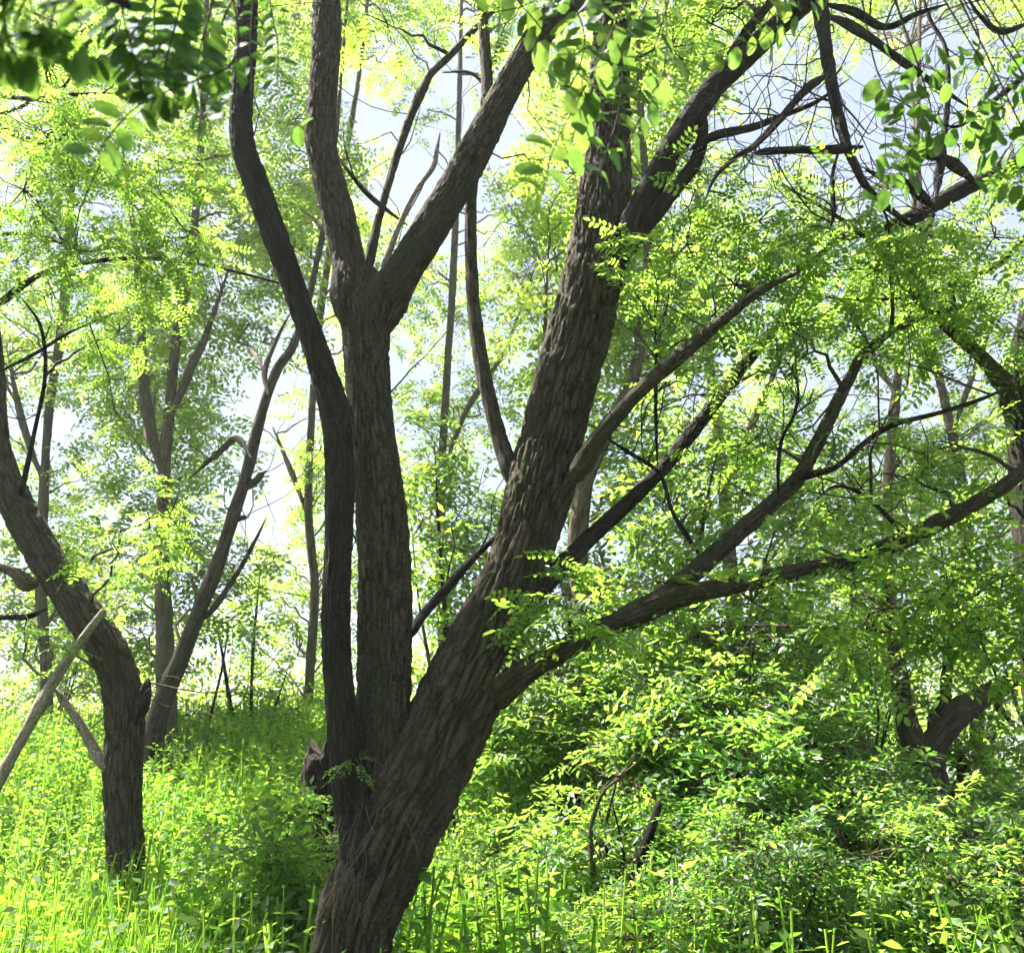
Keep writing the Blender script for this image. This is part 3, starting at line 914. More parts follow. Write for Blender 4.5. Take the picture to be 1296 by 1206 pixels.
LT['rear'] = back_tree('tall tree whose crown closes the gap right of the leaning trunk',
                       [[(940, 960, 22), (935, 850, 20), (925, 720, 18), (915, 600, 15), (900, 480, 12), (890, 340, 10), (880, 180, 7), (880, -50, 4)],
                        [(918, 620, 9), (950, 540, 8), (990, 440, 6), (1020, 300, 3)]], 14.5)
LT['stem'] = back_tree('tall tree showing yellow leaves around the paired dark stems',
                       [[(385, 960, 13), (392, 850, 12), (398, 740, 11), (390, 640, 10), (395, 520, 9), (405, 400, 10), (430, 240, 8), (460, 50, 5), (480, -200, 3)],
                        [(392, 660, 8), (370, 600, 6), (345, 540, 4)]], 15.0)

# sky holes of the canopy as clearings between crowns (direction x, y, width)
HOLES = [(a, b, c * 0.62) for a, b, c in [(545, 470, 44), (345, 650, 46), (330, 560, 36), (380, 480, 34), (515, 215, 44), (620, 215, 34), (560, 110, 25), (965, 105, 55), (1190, 200, 62), (1215, 60, 70), (1120, 140, 50), (1160, 490, 52),
         (240, 870, 28), (20, 660, 28), (20, 300, 26), (80, 375, 22), (525, 400, 26), (495, 820, 18), (720, 680, 22), (880, 640, 26), (460, 120, 22), (180, 40, 26), (1100, 490, 22), (1000, 180, 30),
         (1290, 300, 40), (30, 520, 22), (290, 640, 30), (600, 330, 30), (840, 560, 24), (250, 100, 18), (640, 150, 18), (300, 470, 25), (1230, 480, 34), (960, 690, 30)]]


def fill(keys, x0, x1, y0, y1, n, rpx=(40, 88), dens=22, leaf=0.26, dd=(0.4, 3.0)):
    k = 0
    tries = 0
    trees = [LT[q] for q in keys]
    while k < n and tries < n * 12:
        tries += 1
        x, y = rng.uniform(x0, x1), rng.uniform(y0, y1)
        r = rng.uniform(*rpx)
        if any((x - hx) ** 2 + (y - hy) ** 2 < (hr + r * 0.62) ** 2 for hx, hy, hr in HOLES):
            if r > 34 and rng.random() < 0.6:
                r = 34
            if any((x - hx) ** 2 + (y - hy) ** 2 < (hr + r * 0.62) ** 2 for hx, hy, hr in HOLES):
                continue
        # nearest trunk in the picture plane carries it
        def dist(t):
            px, py, _ = project(t.paths[0][:, :3])
            return abs(np.interp(y, py[::-1], px[::-1]) - x)
        t = min(trees, key=dist)
        d = t.base[1] + rng.uniform(*dd)
        c = at(x, y, d)
        rad = r / FPX * zdep(c)
        t.clump(c, rad, int(dens * (r / 80) ** 2 * rng.uniform(0.7, 1.25)) + 3, leaf, per=7, spray_len=0.5)
        k += 1


fill(['ivy', 'left', 'slant', 'stem'], -60, 430, -40, 760, 110, dens=17)
fill(['ivy', 'left'], 20, 300, 330, 760, 20, dens=17)
fill(['mid', 'stem', 'peel'], 400, 760, -40, 560, 58)
fill(['stem'], 290, 520, 540, 900, 26, rpx=(30, 55), dens=19)
fill(['mid', 'peel'], 500, 720, 480, 800, 12)
fill(['peel', 'rear', 'slim', 'twin'], 760, 1340, -40, 560, 56)
fill(['peel', 'rear', 'slim', 'twin'], 740, 1340, 520, 860, 40)
fill(['left', 'ivy', 'stem'], -40, 220, 740, 930, 14)
fill(['stem', 'mid', 'peel', 'ivy', 'slant', 'twin', 'rear', 'left'], -200, 1500, -300, -40, 16, rpx=(80, 120), dens=16)  # unseen canopy over the frame, put in to shade the trees below
for t in LT.values():
    t.finish()

# young saplings and leafy young trees behind the stems
def young(label, base, stems, clumps, depth, leaf_len=0.2, mat='leaf_far', lk='elder', nobj=0, name='young_tree', group='young trees between the stems'):
    p = at(base[0], base[1], depth)
    t = Tree(name, (p[0], depth), label, 'tree' if name == 'young_tree' else 'shrub', group, lk, mat, 'twig_brown')
    g = t.base[2] - 0.1
    for i, s in enumerate(stems):
        q = lerp_pts(s, depth, depth + rng.uniform(-0.3, 0.3))
        P = []
        for a in q:
            w = at(a[0], a[1], a[2]); P.append((*w, a[3] / 2 / FPX * zdep(w)))
        if P[0][2] > g:
            P.insert(0, (P[0][0] * 0.6 + p[0] * 0.4, P[0][1], g, P[0][3] * 1.2))
        P[-1] = (*P[-1][:3], P[-1][3] * .4)
        t.wood('trunk' if i == 0 else 'stem', P, mat='bark' if i % 2 else 'bark_dark', local=True, nseg=16, step=0.06, rough=0.1, ridge=0.003, cell=0.02)
    t.crooked(30, (0.4, 1.4), (0.003, 0.008), tmin=0.3, up=.8, wob=.2)
    for (x, y, dd, r, n) in clumps:
        c = at(x, y, depth + dd)
        t.clump(c, r / FPX * zdep(c), int(n * .62) + 1, leaf_len, per=6, spray_len=0.32, r=0.008)
    t.finish(nobj=nobj)
    return t


young('slender sapling clump with few leaves in the sunny clearing', (295, 960),
      [[(300, 955, 7), (296, 920, 6), (288, 870, 5), (280, 820, 3), (268, 770, 2)], [(318, 955, 5), (318, 880, 4), (322, 800, 4), (330, 720, 2)], [(252, 965, 4), (265, 910, 4), (280, 850, 3), (290, 790, 2)],
       [(335, 950, 4), (350, 890, 3), (370, 830, 2)]],
      [(290, 880, 0, 36, 14), (330, 900, 0.3, 34, 14), (260, 910, 0, 30, 12), (370, 900, -.2, 36, 14), (310, 800, 0.2, 26, 5), (390, 870, 0.2, 30, 9), (345, 850, 0, 26, 6)], 13.0, 0.22)
young('bright green young tree filling the gap between the two thick stems', (560, 960),
      [[(575, 960, 8), (570, 860, 7), (562, 760, 6), (555, 660, 4), (550, 560, 2)], [(560, 960, 6), (545, 850, 5), (530, 760, 3), (520, 660, 2)]],
      [(540, 590, 0, 40, 24), (570, 640, 0.3, 44, 28), (535, 660, 0, 38, 24), (590, 570, .2, 36, 16), (560, 710, -.2, 44, 28), (600, 720, .1, 36, 18), (540, 860, .3, 40, 18), (560, 800, 0, 36, 16), (575, 760, 0, 36, 16), (610, 660, .4, 34, 14), (530, 540, .3, 28, 8)], 8.5, 0.2, mat='leaf')
young('green young tree whose leaves hang under the forked right branches', (900, 960),
      [[(890, 960, 9), (885, 860, 8), (880, 760, 7), (890, 660, 5), (910, 560, 3)], [(905, 960, 7), (930, 850, 6), (960, 740, 4), (990, 640, 2)]],
      [(830, 690, 0, 50, 28), (880, 590, 0.2, 50, 24), (940, 620, 0.2, 55, 30), (1000, 680, 0.1, 50, 24), (850, 640, -.1, 40, 18), (1050, 650, .3, 55, 26), (960, 540, .3, 50, 20), (800, 760, 0, 45, 24), (860, 790, 0, 50, 26), (1040, 780, .2, 50, 24), (960, 800, 0, 50, 26), (1100, 640, .3, 45, 18), (790, 600, .4, 35, 10)], 7.6, 0.2, mat='leaf')

# ------------------------------------------------------------------ the tree at the right edge
b2 = at(1330, 1300, 5.2)
edge = Tree('locust_tree', (b2[0], 5.2), 'dark slender tree with long arching limbs and yellow-green sprays beside the clearing', mat='leaf')
ED = dict(BR, nseg=28)
P = lerp_pts([(1345, 1350, 60), (1330, 1100, 44), (1318, 900, 38), (1306, 760, 34), (1300, 660, 32), (1292, 580, 30), (1288, 530, 30), (1280, 495, 30), (1300, 420, 26), (1320, 330, 24), (1335, 200, 20), (1340, 0, 14), (1345, -200, 8)], 5.2, 5.4)
edge.wood('trunk', P, mat='bark_dark', **dict(RK, nseg=64, step=.02, ridge=.01))
br(edge, [(1288, 520, 26), (1272, 488, 25), (1250, 460, 22), (1220, 432, 18), (1190, 408, 14), (1160, 380, 10), (1130, 340, 9), (1095, 300, 7), (1040, 262, 5), (980, 230, 3)], 5.25, 4.7, mat='bark', nseg=20)
br(edge, [(1255, 465, 14), (1228, 440, 14), (1212, 415, 13), (1205, 380, 10), (1200, 340, 7)], 5.2, 5.0, mat='bark_dark', nseg=16)
br(edge, [(1338, 150, 26), (1296, 200, 25), (1258, 220, 25), (1220, 240, 25), (1190, 256, 24), (1160, 272, 22), (1120, 288, 15), (1080, 298, 13), (1060, 302, 10), (1030, 330, 8), (1000, 352, 6)], 5.3, 4.6, mat='bark_dark', nseg=28)
br(edge, [(1235, 232, 14), (1212, 212, 15), (1190, 200, 13), (1172, 196, 10), (1150, 185, 7)], 5.0, 4.8, mat='bark_dark', nseg=16)
br(edge, [(1180, 262, 13), (1165, 248, 14), (1145, 232, 12), (1118, 226, 9), (1095, 215, 6)], 4.9, 4.7, mat='bark_dark', nseg=16)
br(edge, [(1185, 250, 12), (1190, 210, 12), (1195, 170, 10), (1200, 120, 8), (1196, 60, 6), (1175, 20, 5), (1160, -40, 4)], 4.9, 4.9, mat='bark_dark', nseg=14)
br(edge, [(1182, 255, 9), (1178, 280, 8), (1172, 305, 6)], 4.9, 4.9, mat='bark_dark', nseg=12)
br(edge, [(1330, 260, 10), (1270, 330, 8), (1230, 350, 6), (1180, 370, 5), (1100, 380, 4), (1000, 372, 3)], 5.3, 4.8, mat='bark_dark', nseg=12, ridge=0)
br(edge, [(1330, 700, 9), (1250, 780, 8), (1160, 800, 6), (1060, 795, 5), (900, 790, 3)], 5.2, 4.9, mat='twig_brown', nseg=10, ridge=0)
br(edge, [(1320, 20, 10), (1270, 40, 8), (1240, 20, 6), (1215, -20, 5)], 5.2, 4.8, mat='bark_dark', nseg=10, ridge=0)
br(edge, [(1340, 60, 10), (1280, 110, 8), (1240, 140, 6), (1200, 160, 4), (1110, 110, 3)], 5.2, 4.6, mat='bark_dark', nseg=10, ridge=0)
edge.crooked(170, (0.35, 1.2), (0.0025, 0.007), tmin=0.25, out=np.array([-0.4, 0, 0.1]))
px_clumps(edge, [(1120, 770, 4.8, 50, 9), (1200, 745, 4.6, 55, 11), (1270, 730, 4.7, 55, 11), (1240, 800, 4.6, 45, 8), (1290, 800, 4.7, 36, 4), (1080, 760, 5.0, 40, 7), (1220, 690, 4.9, 45, 8),
                 (1200, 330, 4.8, 45, 10), (1260, 300, 4.9, 45, 10), (1240, 390, 5.0, 50, 12), (1150, 300, 4.7, 40, 8), (1290, 420, 5.1, 45, 10), (1280, 180, 5.0, 30, 5), (1110, 340, 4.7, 45, 10), (1180, 420, 5.0, 40, 8), (1260, 600, 5.0, 36, 6),
                 (1350, 100, 5.2, 120, 26), (1400, 350, 5.2, 130, 26), (1400, 700, 5.2, 120, 22), (1350, -150, 5.3, 160, 18)], 0.19, per=7, spray_len=0.34, droop=0.3)
edge.finish(nobj=200)

# old tree with the curved limb, right
OT = back_tree('old grey tree with a bowed heavy limb rising from the thicket',
               [[(1186, 1060, 44), (1180, 1000, 38), (1178, 955, 33), (1190, 930, 30), (1212, 905, 29), (1238, 885, 27), (1262, 872, 24), (1300, 850, 21), (1360, 800, 18), (1400, 720, 10)],
                [(1178, 970, 30), (1158, 940, 26), (1145, 900, 24), (1138, 850, 20), (1130, 800, 17), (1122, 760, 14), (1120, 700, 10)],
                [(1182, 960, 20), (1185, 920, 17), (1195, 880, 14), (1200, 840, 12), (1205, 780, 9)],
                [(1240, 890, 14), (1220, 886, 12), (1200, 893, 9), (1185, 900, 6)], [(1255, 885, 10), (1268, 900, 9), (1280, 915, 6)],
                [(1200, 1000, 26), (1215, 1020, 22), (1222, 985, 18), (1215, 950, 14)]], 8.5, mat='bark', leaf='far', crook=24, group=None, nseg=60, step=0.03, ridge=0.016)
for (x, y, r, n) in [(1200, 790, 40, 7), (1270, 770, 50, 10), (1290, 970, 45, 16), (1270, 1010, 45, 18), (1110, 850, 36, 8), (1160, 760, 45, 8), (1330, 1000, 60, 24)]:
    c = at(x, y, 8.9)
    OT.clump(c, r / FPX * zdep(c), n, 0.24, per=7, spray_len=0.45)
OT.finish()

# ------------------------------------------------------------------ shrubs of the thicket
def shrub(label, px, py_top, depth, rad, nclump, mat='leaf_shrub', nobj=0, leaf_len=0.15, nst=5, dens=30, seedy=0.0):
    p = at(px, 985, depth)
    x, y = p[0], depth
    t = Tree('shrub', (x, y), label, 'shrub', 'shrubs of the thicket', 'elder', mat, 'twig_brown')
    ztop = at(px, py_top, depth)[2]
    h = ztop - t.base[2]
    for s in range(nst):
        a = rng.uniform(0, 2 * math.pi)
        rr = rad * rng.uniform(0.2, 0.75)
        p0 = np.array([x + 0.1 * math.cos(a), y + 0.1 * math.sin(a), t.base[2] - 0.08])
        p3 = np.array([x + rr * math.cos(a), y + rr * math.sin(a), t.base[2] + h * rng.uniform(0.65, 0.92)])
        p1 = p0 + (p3 - p0) * np.array([.2, .2, .4]) + rng.normal(size=3) * .06
        p2 = p0 + (p3 - p0) * np.array([.55, .55, .75]) + rng.normal(size=3) * .08
        r = rng.uniform(0.010, 0.022)
        t.wood('stem', [(*p0, r * 1.2), (*p1, r), (*p2, r * .7), (*p3, r * .3)], mat='bark' if s % 2 else 'bark_pale', local=True, nseg=12, step=0.06, rough=.1)
    t.crooked(16, (0.3, 0.8), (0.002, 0.005), tmin=0.3)
    for k in range(nclump):
        a = rng.uniform(0, 2 * math.pi)
        q = math.sqrt(rng.uniform(0, 1)) * rad
        zz = t.base[2] + h * (0.25 + 0.75 * rng.uniform(0, 1) * (1 - 0.5 * (q / rad) ** 2))
        c = np.array([x + q * math.cos(a), y + 0.75 * q * math.sin(a), min(zz, ztop - 0.1)])
        t.clump(c, rng.uniform(0.26, 0.42), int(dens * rng.uniform(0.7, 1.3)), leaf_len, per=6, spray_len=0.26, r=0.006, flat=0.8)
    t.finish(nobj=nobj)


shrub('tall dense green shrub under the low mossy limb', 900, 735, 7.6, 1.1, 36, nobj=60, leaf_len=.17, dens=22)
shrub('broad sunlit yellow-green shrub right behind the leaning trunk', 725, 795, 8.2, 1.05, 34, mat='weed', nobj=40)
shrub('small-leaved shrub with thin pale stems showing at its foot', 770, 950, 6.6, 0.6, 12, nobj=50, dens=24, nst=7)
shrub('dark glossy shrub in the middle of the thicket', 1010, 830, 6.8, 0.9, 28, nobj=60, mat='leaf_deep', leaf_len=.17, dens=22)
shrub('low glossy shrub spreading in front of the thicket', 930, 1050, 5.6, 0.7, 17, nobj=70, mat='leaf_deep', leaf_len=0.10, dens=36)
shrub('leafy shrub growing around the foot of the old bowed tree', 1130, 965, 6.6, 0.7, 22, nobj=60, mat='leaf_deep', leaf_len=.12)
shrub('pale speckled shrub below the yellow-green sprays', 1230, 1030, 5.8, 0.75, 18, nobj=70, leaf_len=0.095, dens=36)
shrub('round shrub between the dark glossy one and the pale speckled one', 1090, 1020, 5.9, 0.65, 16, nobj=60, leaf_len=0.13)
shrub('tall shrub closing the thicket beyond the old bowed tree', 1350, 985, 7.6, 0.9, 18)
shrub('tall yellowish shrub deep in the thicket behind the others', 1070, 770, 9.2, 1.3, 30, mat='weed')
shrub('low bright shrub hugging the foot of the leaning trunk', 620, 1040, 7.2, 0.55, 12, mat='weed', nobj=30, leaf_len=.11)
shrub('small dark bush behind the left stem in front of the broken snag', 385, 1010, 5.7, 0.36, 9, nobj=30)
shrub('low shrub at the near edge of the thicket with small bright leaves', 800, 1130, 5.3, 0.55, 13, nobj=60, leaf_len=0.085, dens=36)

# forked bare sapling standing in the thicket
pf = at(765, 1180, 6.0)
fk = Tree('dead_sapling', (pf[0], 6.0), 'bare forked sapling with one thick dark arm standing in the thicket', 'sapling')
gz = fk.base[2] - 0.1
for i, pts in enumerate([[(768, 1165, 16), (790, 1130, 16), (806, 1095, 14), (822, 1055, 12), (835, 1015, 8)], [(760, 1160, 9), (752, 1110, 8), (747, 1060, 7), (752, 1030, 6), (765, 1000, 4), (785, 985, 2)]]):
    P = [(*at(a, b, 6.0), w / 2 / FPX * zdep(at(a, b, 6.0))) for a, b, w in pts]
    P.insert(0, (pf[0], 6.0, gz, P[0][3] * 1.2))
    fk.wood('trunk' if i == 0 else 'stem', P, local=True, mat='bark_dark' if i == 0 else 'bark_pale', nseg=16, step=.04, rough=.1)
fk.crooked(6, (0.2, 0.5), (0.002, 0.004), tmin=.5)
fk.finish()

# broken snag behind the left stem
ps = at(404, 1000, 6.2)
gz = float(gh(ps[0], 6.2))
zt = at(404, 940, 6.2)[2] - gz
sm = wood_mesh('tree_snag', np.array([(0, 0, -0.1, .15), (0.01, 0, .3, .125), (0, 0.02, zt * .6, .115), (0.01, 0, zt - .16, .115), (0.015, 0, zt - .08, .105), (0.02, 0, zt, .085)]), M['bark_burnt'], nseg=64, step=.02, rough=.35, ridge=.035, cell=.04, seed=31)
for vv in sm.vertices:
    k = vv.co.z - (zt - .10)
    if k > 0:
        a = math.atan2(vv.co.y, vv.co.x)
        vv.co.z -= k * (.5 + .45 * math.sin(a * 3 + 1) + .3 * math.sin(a * 7)) * 1.1
o = link('tree_snag', sm, None, (ps[0], 6.2, gz))
tag(o, 'short broken black snag standing behind the slender left stem', 'snag')

# leaning dead pole
Pp = []
for (x, y, w) in [(-40, 1060, 15), (0, 985, 15), (22, 945, 14), (44, 905, 15), (52, 892, 18), (62, 872, 13), (85, 835, 12), (108, 803, 10), (132, 772, 8)]:
    q = at(x, y, 6.72); Pp.append((*q, w / 2 / FPX * zdep(q)))
g = Pp[0]
Pp.insert(0, (g[0] - .35, g[1] - .1, float(gh(g[0] - .35, g[1] - .1)) - .05, g[3] * 1.1))
Pp = np.array(Pp); base = Pp[0, :3].copy(); Pp[:, :3] -= base
o = link('dead_pole', wood_mesh('dead_pole', Pp, M['dead'], nseg=24, step=.03, rough=.18, ridge=.004, cell=.02, seed=8), None, base)
tag(o, 'bare grey dead pole leaning against the bent trunk', 'pole')

# dry vine strands at the foot of the big tree
vb = Batch()
for k in range(26):
    x, y = rng.normal(470, 16), rng.uniform(1000, 1120)
    x -= (y - 1000) * 0.30
    d = 4.24 + rng.uniform(-0.02, 0.12)
    K = 12
    pts = []
    vx = rng.normal(-2.2, 1.6)
    for t in range(K):
        vx += rng.normal(0, 1.0)
        x += vx * .7
        y += rng.uniform(2, 11)
        pts.append(at(x, y, d + rng.normal(0, .012)))
    r0 = rng.uniform(.0008, .0030)
    vb.add(*sticks(np.array(pts)[None], np.linspace(r0, r0 * .4, K)[None], 4))
for (pts) in [[(505, 1012), (515, 1040), (526, 1068), (530, 1085)], [(425, 1090), (423, 1130), (421, 1170), (420, 1215)], [(515, 1000), (490, 1020), (470, 1048), (450, 1080)]]:
    vb.add(*sticks(np.array([at(x, y, 4.2) for x, y in pts])[None], np.full((1, len(pts)), .0018), 5))
off = np.array([at(430, 1400, 4.3)[0], 4.3, float(gh(-0.8, 4.3))])
me = vb.mesh('dry_vine', M['dryleaf'], off)
o = link('dry_vine', me, None, off)
tag(o, 'tangle of dry pale vine strands clinging to the foot of the thick trunk', 'vine')

# ------------------------------------------------------------------ overhanging sprays close by
def oval_leaf_mesh(i, mat):
    r = np.random.default_rng(200 + i)
    wd = r.uniform(0.56, 0.74)
    cup = r.uniform(0.03, 0.16)
    fold = r.uniform(0.03, 0.16)
    twist = r.uniform(-.5, .5)
    n = 9
    V, F = [], []
    for k in range(n):
        t = k / (n - 1)
        w = wd / 2 * math.sin(math.pi * (0.012 + 0.976 * t) ** 0.92) ** 0.55
        z = -cup * t * t
        for s in (-1, -0.5, 0, 0.5, 1):
            V.append((t + r.normal(0, .006), s * w * (1 + r.normal(0, .05)), z + abs(s) * fold * w * 2 + twist * s * w * t + .02 * math.sin(9 * t + i) * abs(s) + r.normal(0, .006)))
    for k in range(n - 1):
        for s in range(4):
            a = k * 5 + s
            F.append((a, a + 1, a + 6, a + 5))
    V += [(-0.13, -.012, .02), (-0.13, .012, .02), (0.02, .012, 0), (0.02, -.012, 0)]
    q = len(V) - 4
    F.append((q, q + 1, q + 2, q + 3))
    me = bpy.data.meshes.new('leaf')
    me.from_pydata(V, [], F)
    me.polygons.foreach_set('use_smooth', [True] * len(F))
    me.materials.append(mat)
    me.update()
    return me


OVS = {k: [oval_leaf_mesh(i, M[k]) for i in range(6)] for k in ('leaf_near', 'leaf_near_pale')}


DK = oval_leaf_mesh(7, M['bark_burnt'])


def overhang(label, base, limb, sprays, crown, llen, dark=None, lm='leaf_near', mult=1.38):
    t = Tree('overhanging_tree', base, label, 'tree', None, 'locust', 'leaf_near', 'twig')
    P = [(base[0], base[1], t.base[2] - .1, .13), (base[0], base[1] + .05, 1.2, .10), (base[0] * .95, base[1] + .15, 2.4, .09), (base[0] * .9, base[1] + .2, 4.0, .07), (base[0] * .8, base[1], 6.0, .04)]
    t.wood('trunk', P, local=True, mat='bark', nseg=40, step=.03, rough=.1, ridge=.01, cell=.03)
    t.wood('branch', limb, local=True, mat='bark_dark', nseg=20, step=.03, rough=.1, ridge=.003, cell=.02)
    LS = spline(np.array(limb, float), .05)
    for (pts, d0, d1, n, lscale) in sprays:
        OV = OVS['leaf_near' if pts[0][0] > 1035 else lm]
        q = np.array([at(x, y, d0 + (d1 - d0) * i / (len(pts) - 1)) for i, (x, y) in enumerate(pts)])
        j = int(np.argmin(np.linalg.norm(LS[:, :3] - q[0], axis=1)))
        a = LS[j, :3]
        full = np.vstack([a, (a + q[0]) / 2 + np.array([0, 0, .05]), q])
        S = spline(np.hstack([full, np.full((len(full), 1), .002)]), .02)[:, :3]
        K = len(S)
        t.tw.add(*sticks(S[None], np.linspace(.0032, .0012, K)[None], 5))
        Q = spline(np.hstack([q, np.zeros((len(q), 1))]), .006)[:, :3]
        n = int(n * mult)
        for k in range(n):
            f = (k // 2 * 2 + 1 + rng.uniform(-.3, .3)) / (n + 1)
            i = min(int(f * (len(Q) - 1)), len(Q) - 2)
            tan = unit(Q[i + 1] - Q[i])
            sg = 1 if k % 2 else -1
            side = unit(np.cross(tan, np.array([0, 0.35, 1.0])))
            D = unit(side * sg + tan * rng.uniform(.15, .45) + rng.normal(size=3) * .13 + np.array([0, 0, -.15]))
            nr = np.array([0, -rng.uniform(1.2, 2.4), .8]) + rng.normal(size=3) * .30
            nr = unit(nr - D * (nr @ D))
            Sd = np.cross(nr, D)
            l = llen * lscale * rng.uniform(.78, 1.15)
            O = Q[i] + D * l * .12 - t.base
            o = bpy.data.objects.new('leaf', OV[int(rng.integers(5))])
            o.matrix_basis = Matrix(((D[0] * l, Sd[0] * l, nr[0] * l, O[0]), (D[1] * l, Sd[1] * l, nr[1] * l, O[1]), (D[2] * l, Sd[2] * l, nr[2] * l, O[2]), (0, 0, 0, 1)))
            COL.objects.link(o)
            o.parent = t.root
    if dark:
        for (x, y, d, l) in dark:
            c = at(x, y, d) - t.base
            o = bpy.data.objects.new('dead_leaf', DK)
            o.matrix_basis = Matrix.Translation(Vector(c)) @ Matrix.Rotation(math.radians(25), 4, 'Y') @ Matrix.Rotation(math.radians(60), 4, 'X') @ Matrix.Scale(l, 4)
            COL.objects.link(o)
            o.parent = t.root
            o['label'] = 'dark curled dead leaf hanging among green ones'
    for (x, y, z, r, n) in crown:  # crown clumps out of view, added overhead to shade leaves and trunks
        t.clump((x, y, z), r, n, .2, per=7, spray_len=.4)
    t.finish()
    return t


overhang('overhanging tree whose largest blurred dark green oval leaves dangle beside two slim stems', (-2.3, -0.9),
         [(-2.1, -0.7, 2.6, .06), (-1.5, -0.1, 2.75, .04), (-0.9, 0.6, 2.75, .025), (-0.5, 1.0, 2.75, .018), (-.2, 1.5, 3.2, .008)],
         [([(-60, -30), (10, 10), (70, 40), (120, 60)], .72, .8, 12, 1.0),
          ([(-40, 30), (20, 60), (60, 70)], .75, .8, 6, 1.0),
          ([(30, -20), (60, 30), (90, 50)], .85, .9, 7, 1.0),
          ([(60, 50), (110, 66), (170, 60), (215, 70)], 1.05, 1.1, 12, .9),
          ([(235, -20), (220, 40), (205, 95), (190, 140)], 1.1, 1.15, 14, .9),
          ([(265, 20), (250, 80), (255, 130), (268, 165)], 1.15, 1.2, 13, .85),
          ([(300, 70), (240, 105), (180, 130), (140, 170), (115, 210)], 1.1, 1.2, 12, .85),
          ([(200, -20), (195, 50), (200, 110), (215, 150)], 1.15, 1.2, 12, .85),
          ([(150, -30), (160, 40), (175, 90), (180, 120)], 1.0, 1.1, 10, .85),
          ([(330, -20), (318, 40), (320, 90), (340, 120)], 1.45, 1.5, 8, .75),
          ([(345, -20), (352, 60), (352, 110), (368, 145), (392, 172)], 1.45, 1.5, 13, .75),
          ([(250, -20), (270, 20), (290, 40)], 1.3, 1.35, 8, .75),
          ([(270, 60), (275, 110), (285, 145)], 1.3, 1.3, 8, .75)],
         [(-2.2, -1.2, 4.2, .9, 30), (-1.4, -0.6, 4.8, .9, 30), (-2.6, -2.0, 5.2, 1.0, 30), (-1.2, -1.8, 5.4, 1.0, 30), (-3.0, -0.4, 5.0, 1.0, 30), (-2.0, -1.0, 6.3, 1.0, 30), (-.6, -.2, 5.2, .8, 20), (-2.4, 1.5, 5.0, .8, 34), (-1.9, 1.2, 4.3, .6, 24), (-3.0, 1.0, 5.4, .8, 26)], .046, mult=2.05, dark=[(122, -12, .8, .045), (128, -4, .79, .04)])
overhang('overhanging tree whose light green oval leaves hang in front of the tall straight trunk', (2.4, -0.7),
         [(2.2, -0.5, 2.7, .06), (1.6, 0.3, 3.1, .045), (1.2, 1.2, 3.5, .03), (.8, 1.7, 3.5, .02), (.1, 1.8, 3.6, .010)],
         [([(640, -25), (680, 30), (720, 80), (760, 120)], 1.5, 1.55, 13, 1.0),
          ([(800, -25), (770, 50), (735, 120), (700, 190), (685, 250)], 1.55, 1.55, 17, .95),
          ([(755, -20), (785, 60), (785, 130), (765, 200), (750, 235)], 1.6, 1.6, 16, .9),
          ([(850, -20), (835, 40), (815, 95), (800, 140)], 1.55, 1.6, 13, .95),
          ([(715, -30), (670, 5), (630, 15), (600, 20)], 1.5, 1.5, 8, 1.0),
          ([(720, -20), (740, 50), (720, 110), (690, 90)], 1.5, 1.5, 10, .9),
          ([(820, 0), (760, 110), (730, 160), (710, 220)], 1.65, 1.6, 14, .9),
          ([(840, 90), (800, 170), (790, 200)], 1.65, 1.65, 7, .9),
          ([(1010, -25), (970, 30), (925, 60), (880, 70), (860, 60)], 1.7, 1.75, 13, .8),
          ([(1030, -30), (1020, 10), (985, 30), (945, 70)], 1.7, 1.7, 8, .9),
          ([(1310, 110), (1250, 90), (1190, 85), (1120, 80)], 1.85, 1.9, 13, .95),
          ([(1240, 55), (1190, 110), (1150, 130), (1100, 120)], 1.9, 1.95, 12, .95),
          ([(1270, 140), (1215, 160), (1160, 180), (1120, 220)], 1.9, 1.95, 14, .95),
          ([(1330, 165), (1270, 185), (1215, 200)], 1.9, 1.9, 8, 1.0),
          ([(1310, 60), (1280, 120), (1250, 160), (1230, 190)], 1.85, 1.9, 11, .95),
          ([(1110, 90), (1145, 150), (1135, 200), (1105, 260)], 1.95, 2.0, 14, .95),
          ([(1330, 250), (1280, 230), (1240, 250)], 1.8, 1.85, 8, .95),
          ([(1180, 150), (1150, 195), (1140, 240), (1100, 230)], 1.9, 1.9, 11, .95)],
         [(2.2, -1.0, 4.4, .9, 30), (1.4, -0.4, 5.0, .9, 30), (2.6, -2.0, 5.2, 1.0, 30), (1.0, -1.6, 5.4, 1.0, 30), (3.0, -0.2, 5.0, 1.0, 30), (2.0, -1.0, 6.3, 1.0, 30), (.6, .2, 5.6, .8, 20), (-.4, 2.2, 5.5, .7, 20), (.2, 1.8, 5.0, .6, 22), (.9, 2.2, 5.6, .6, 20)], .062, lm='leaf_near_pale')

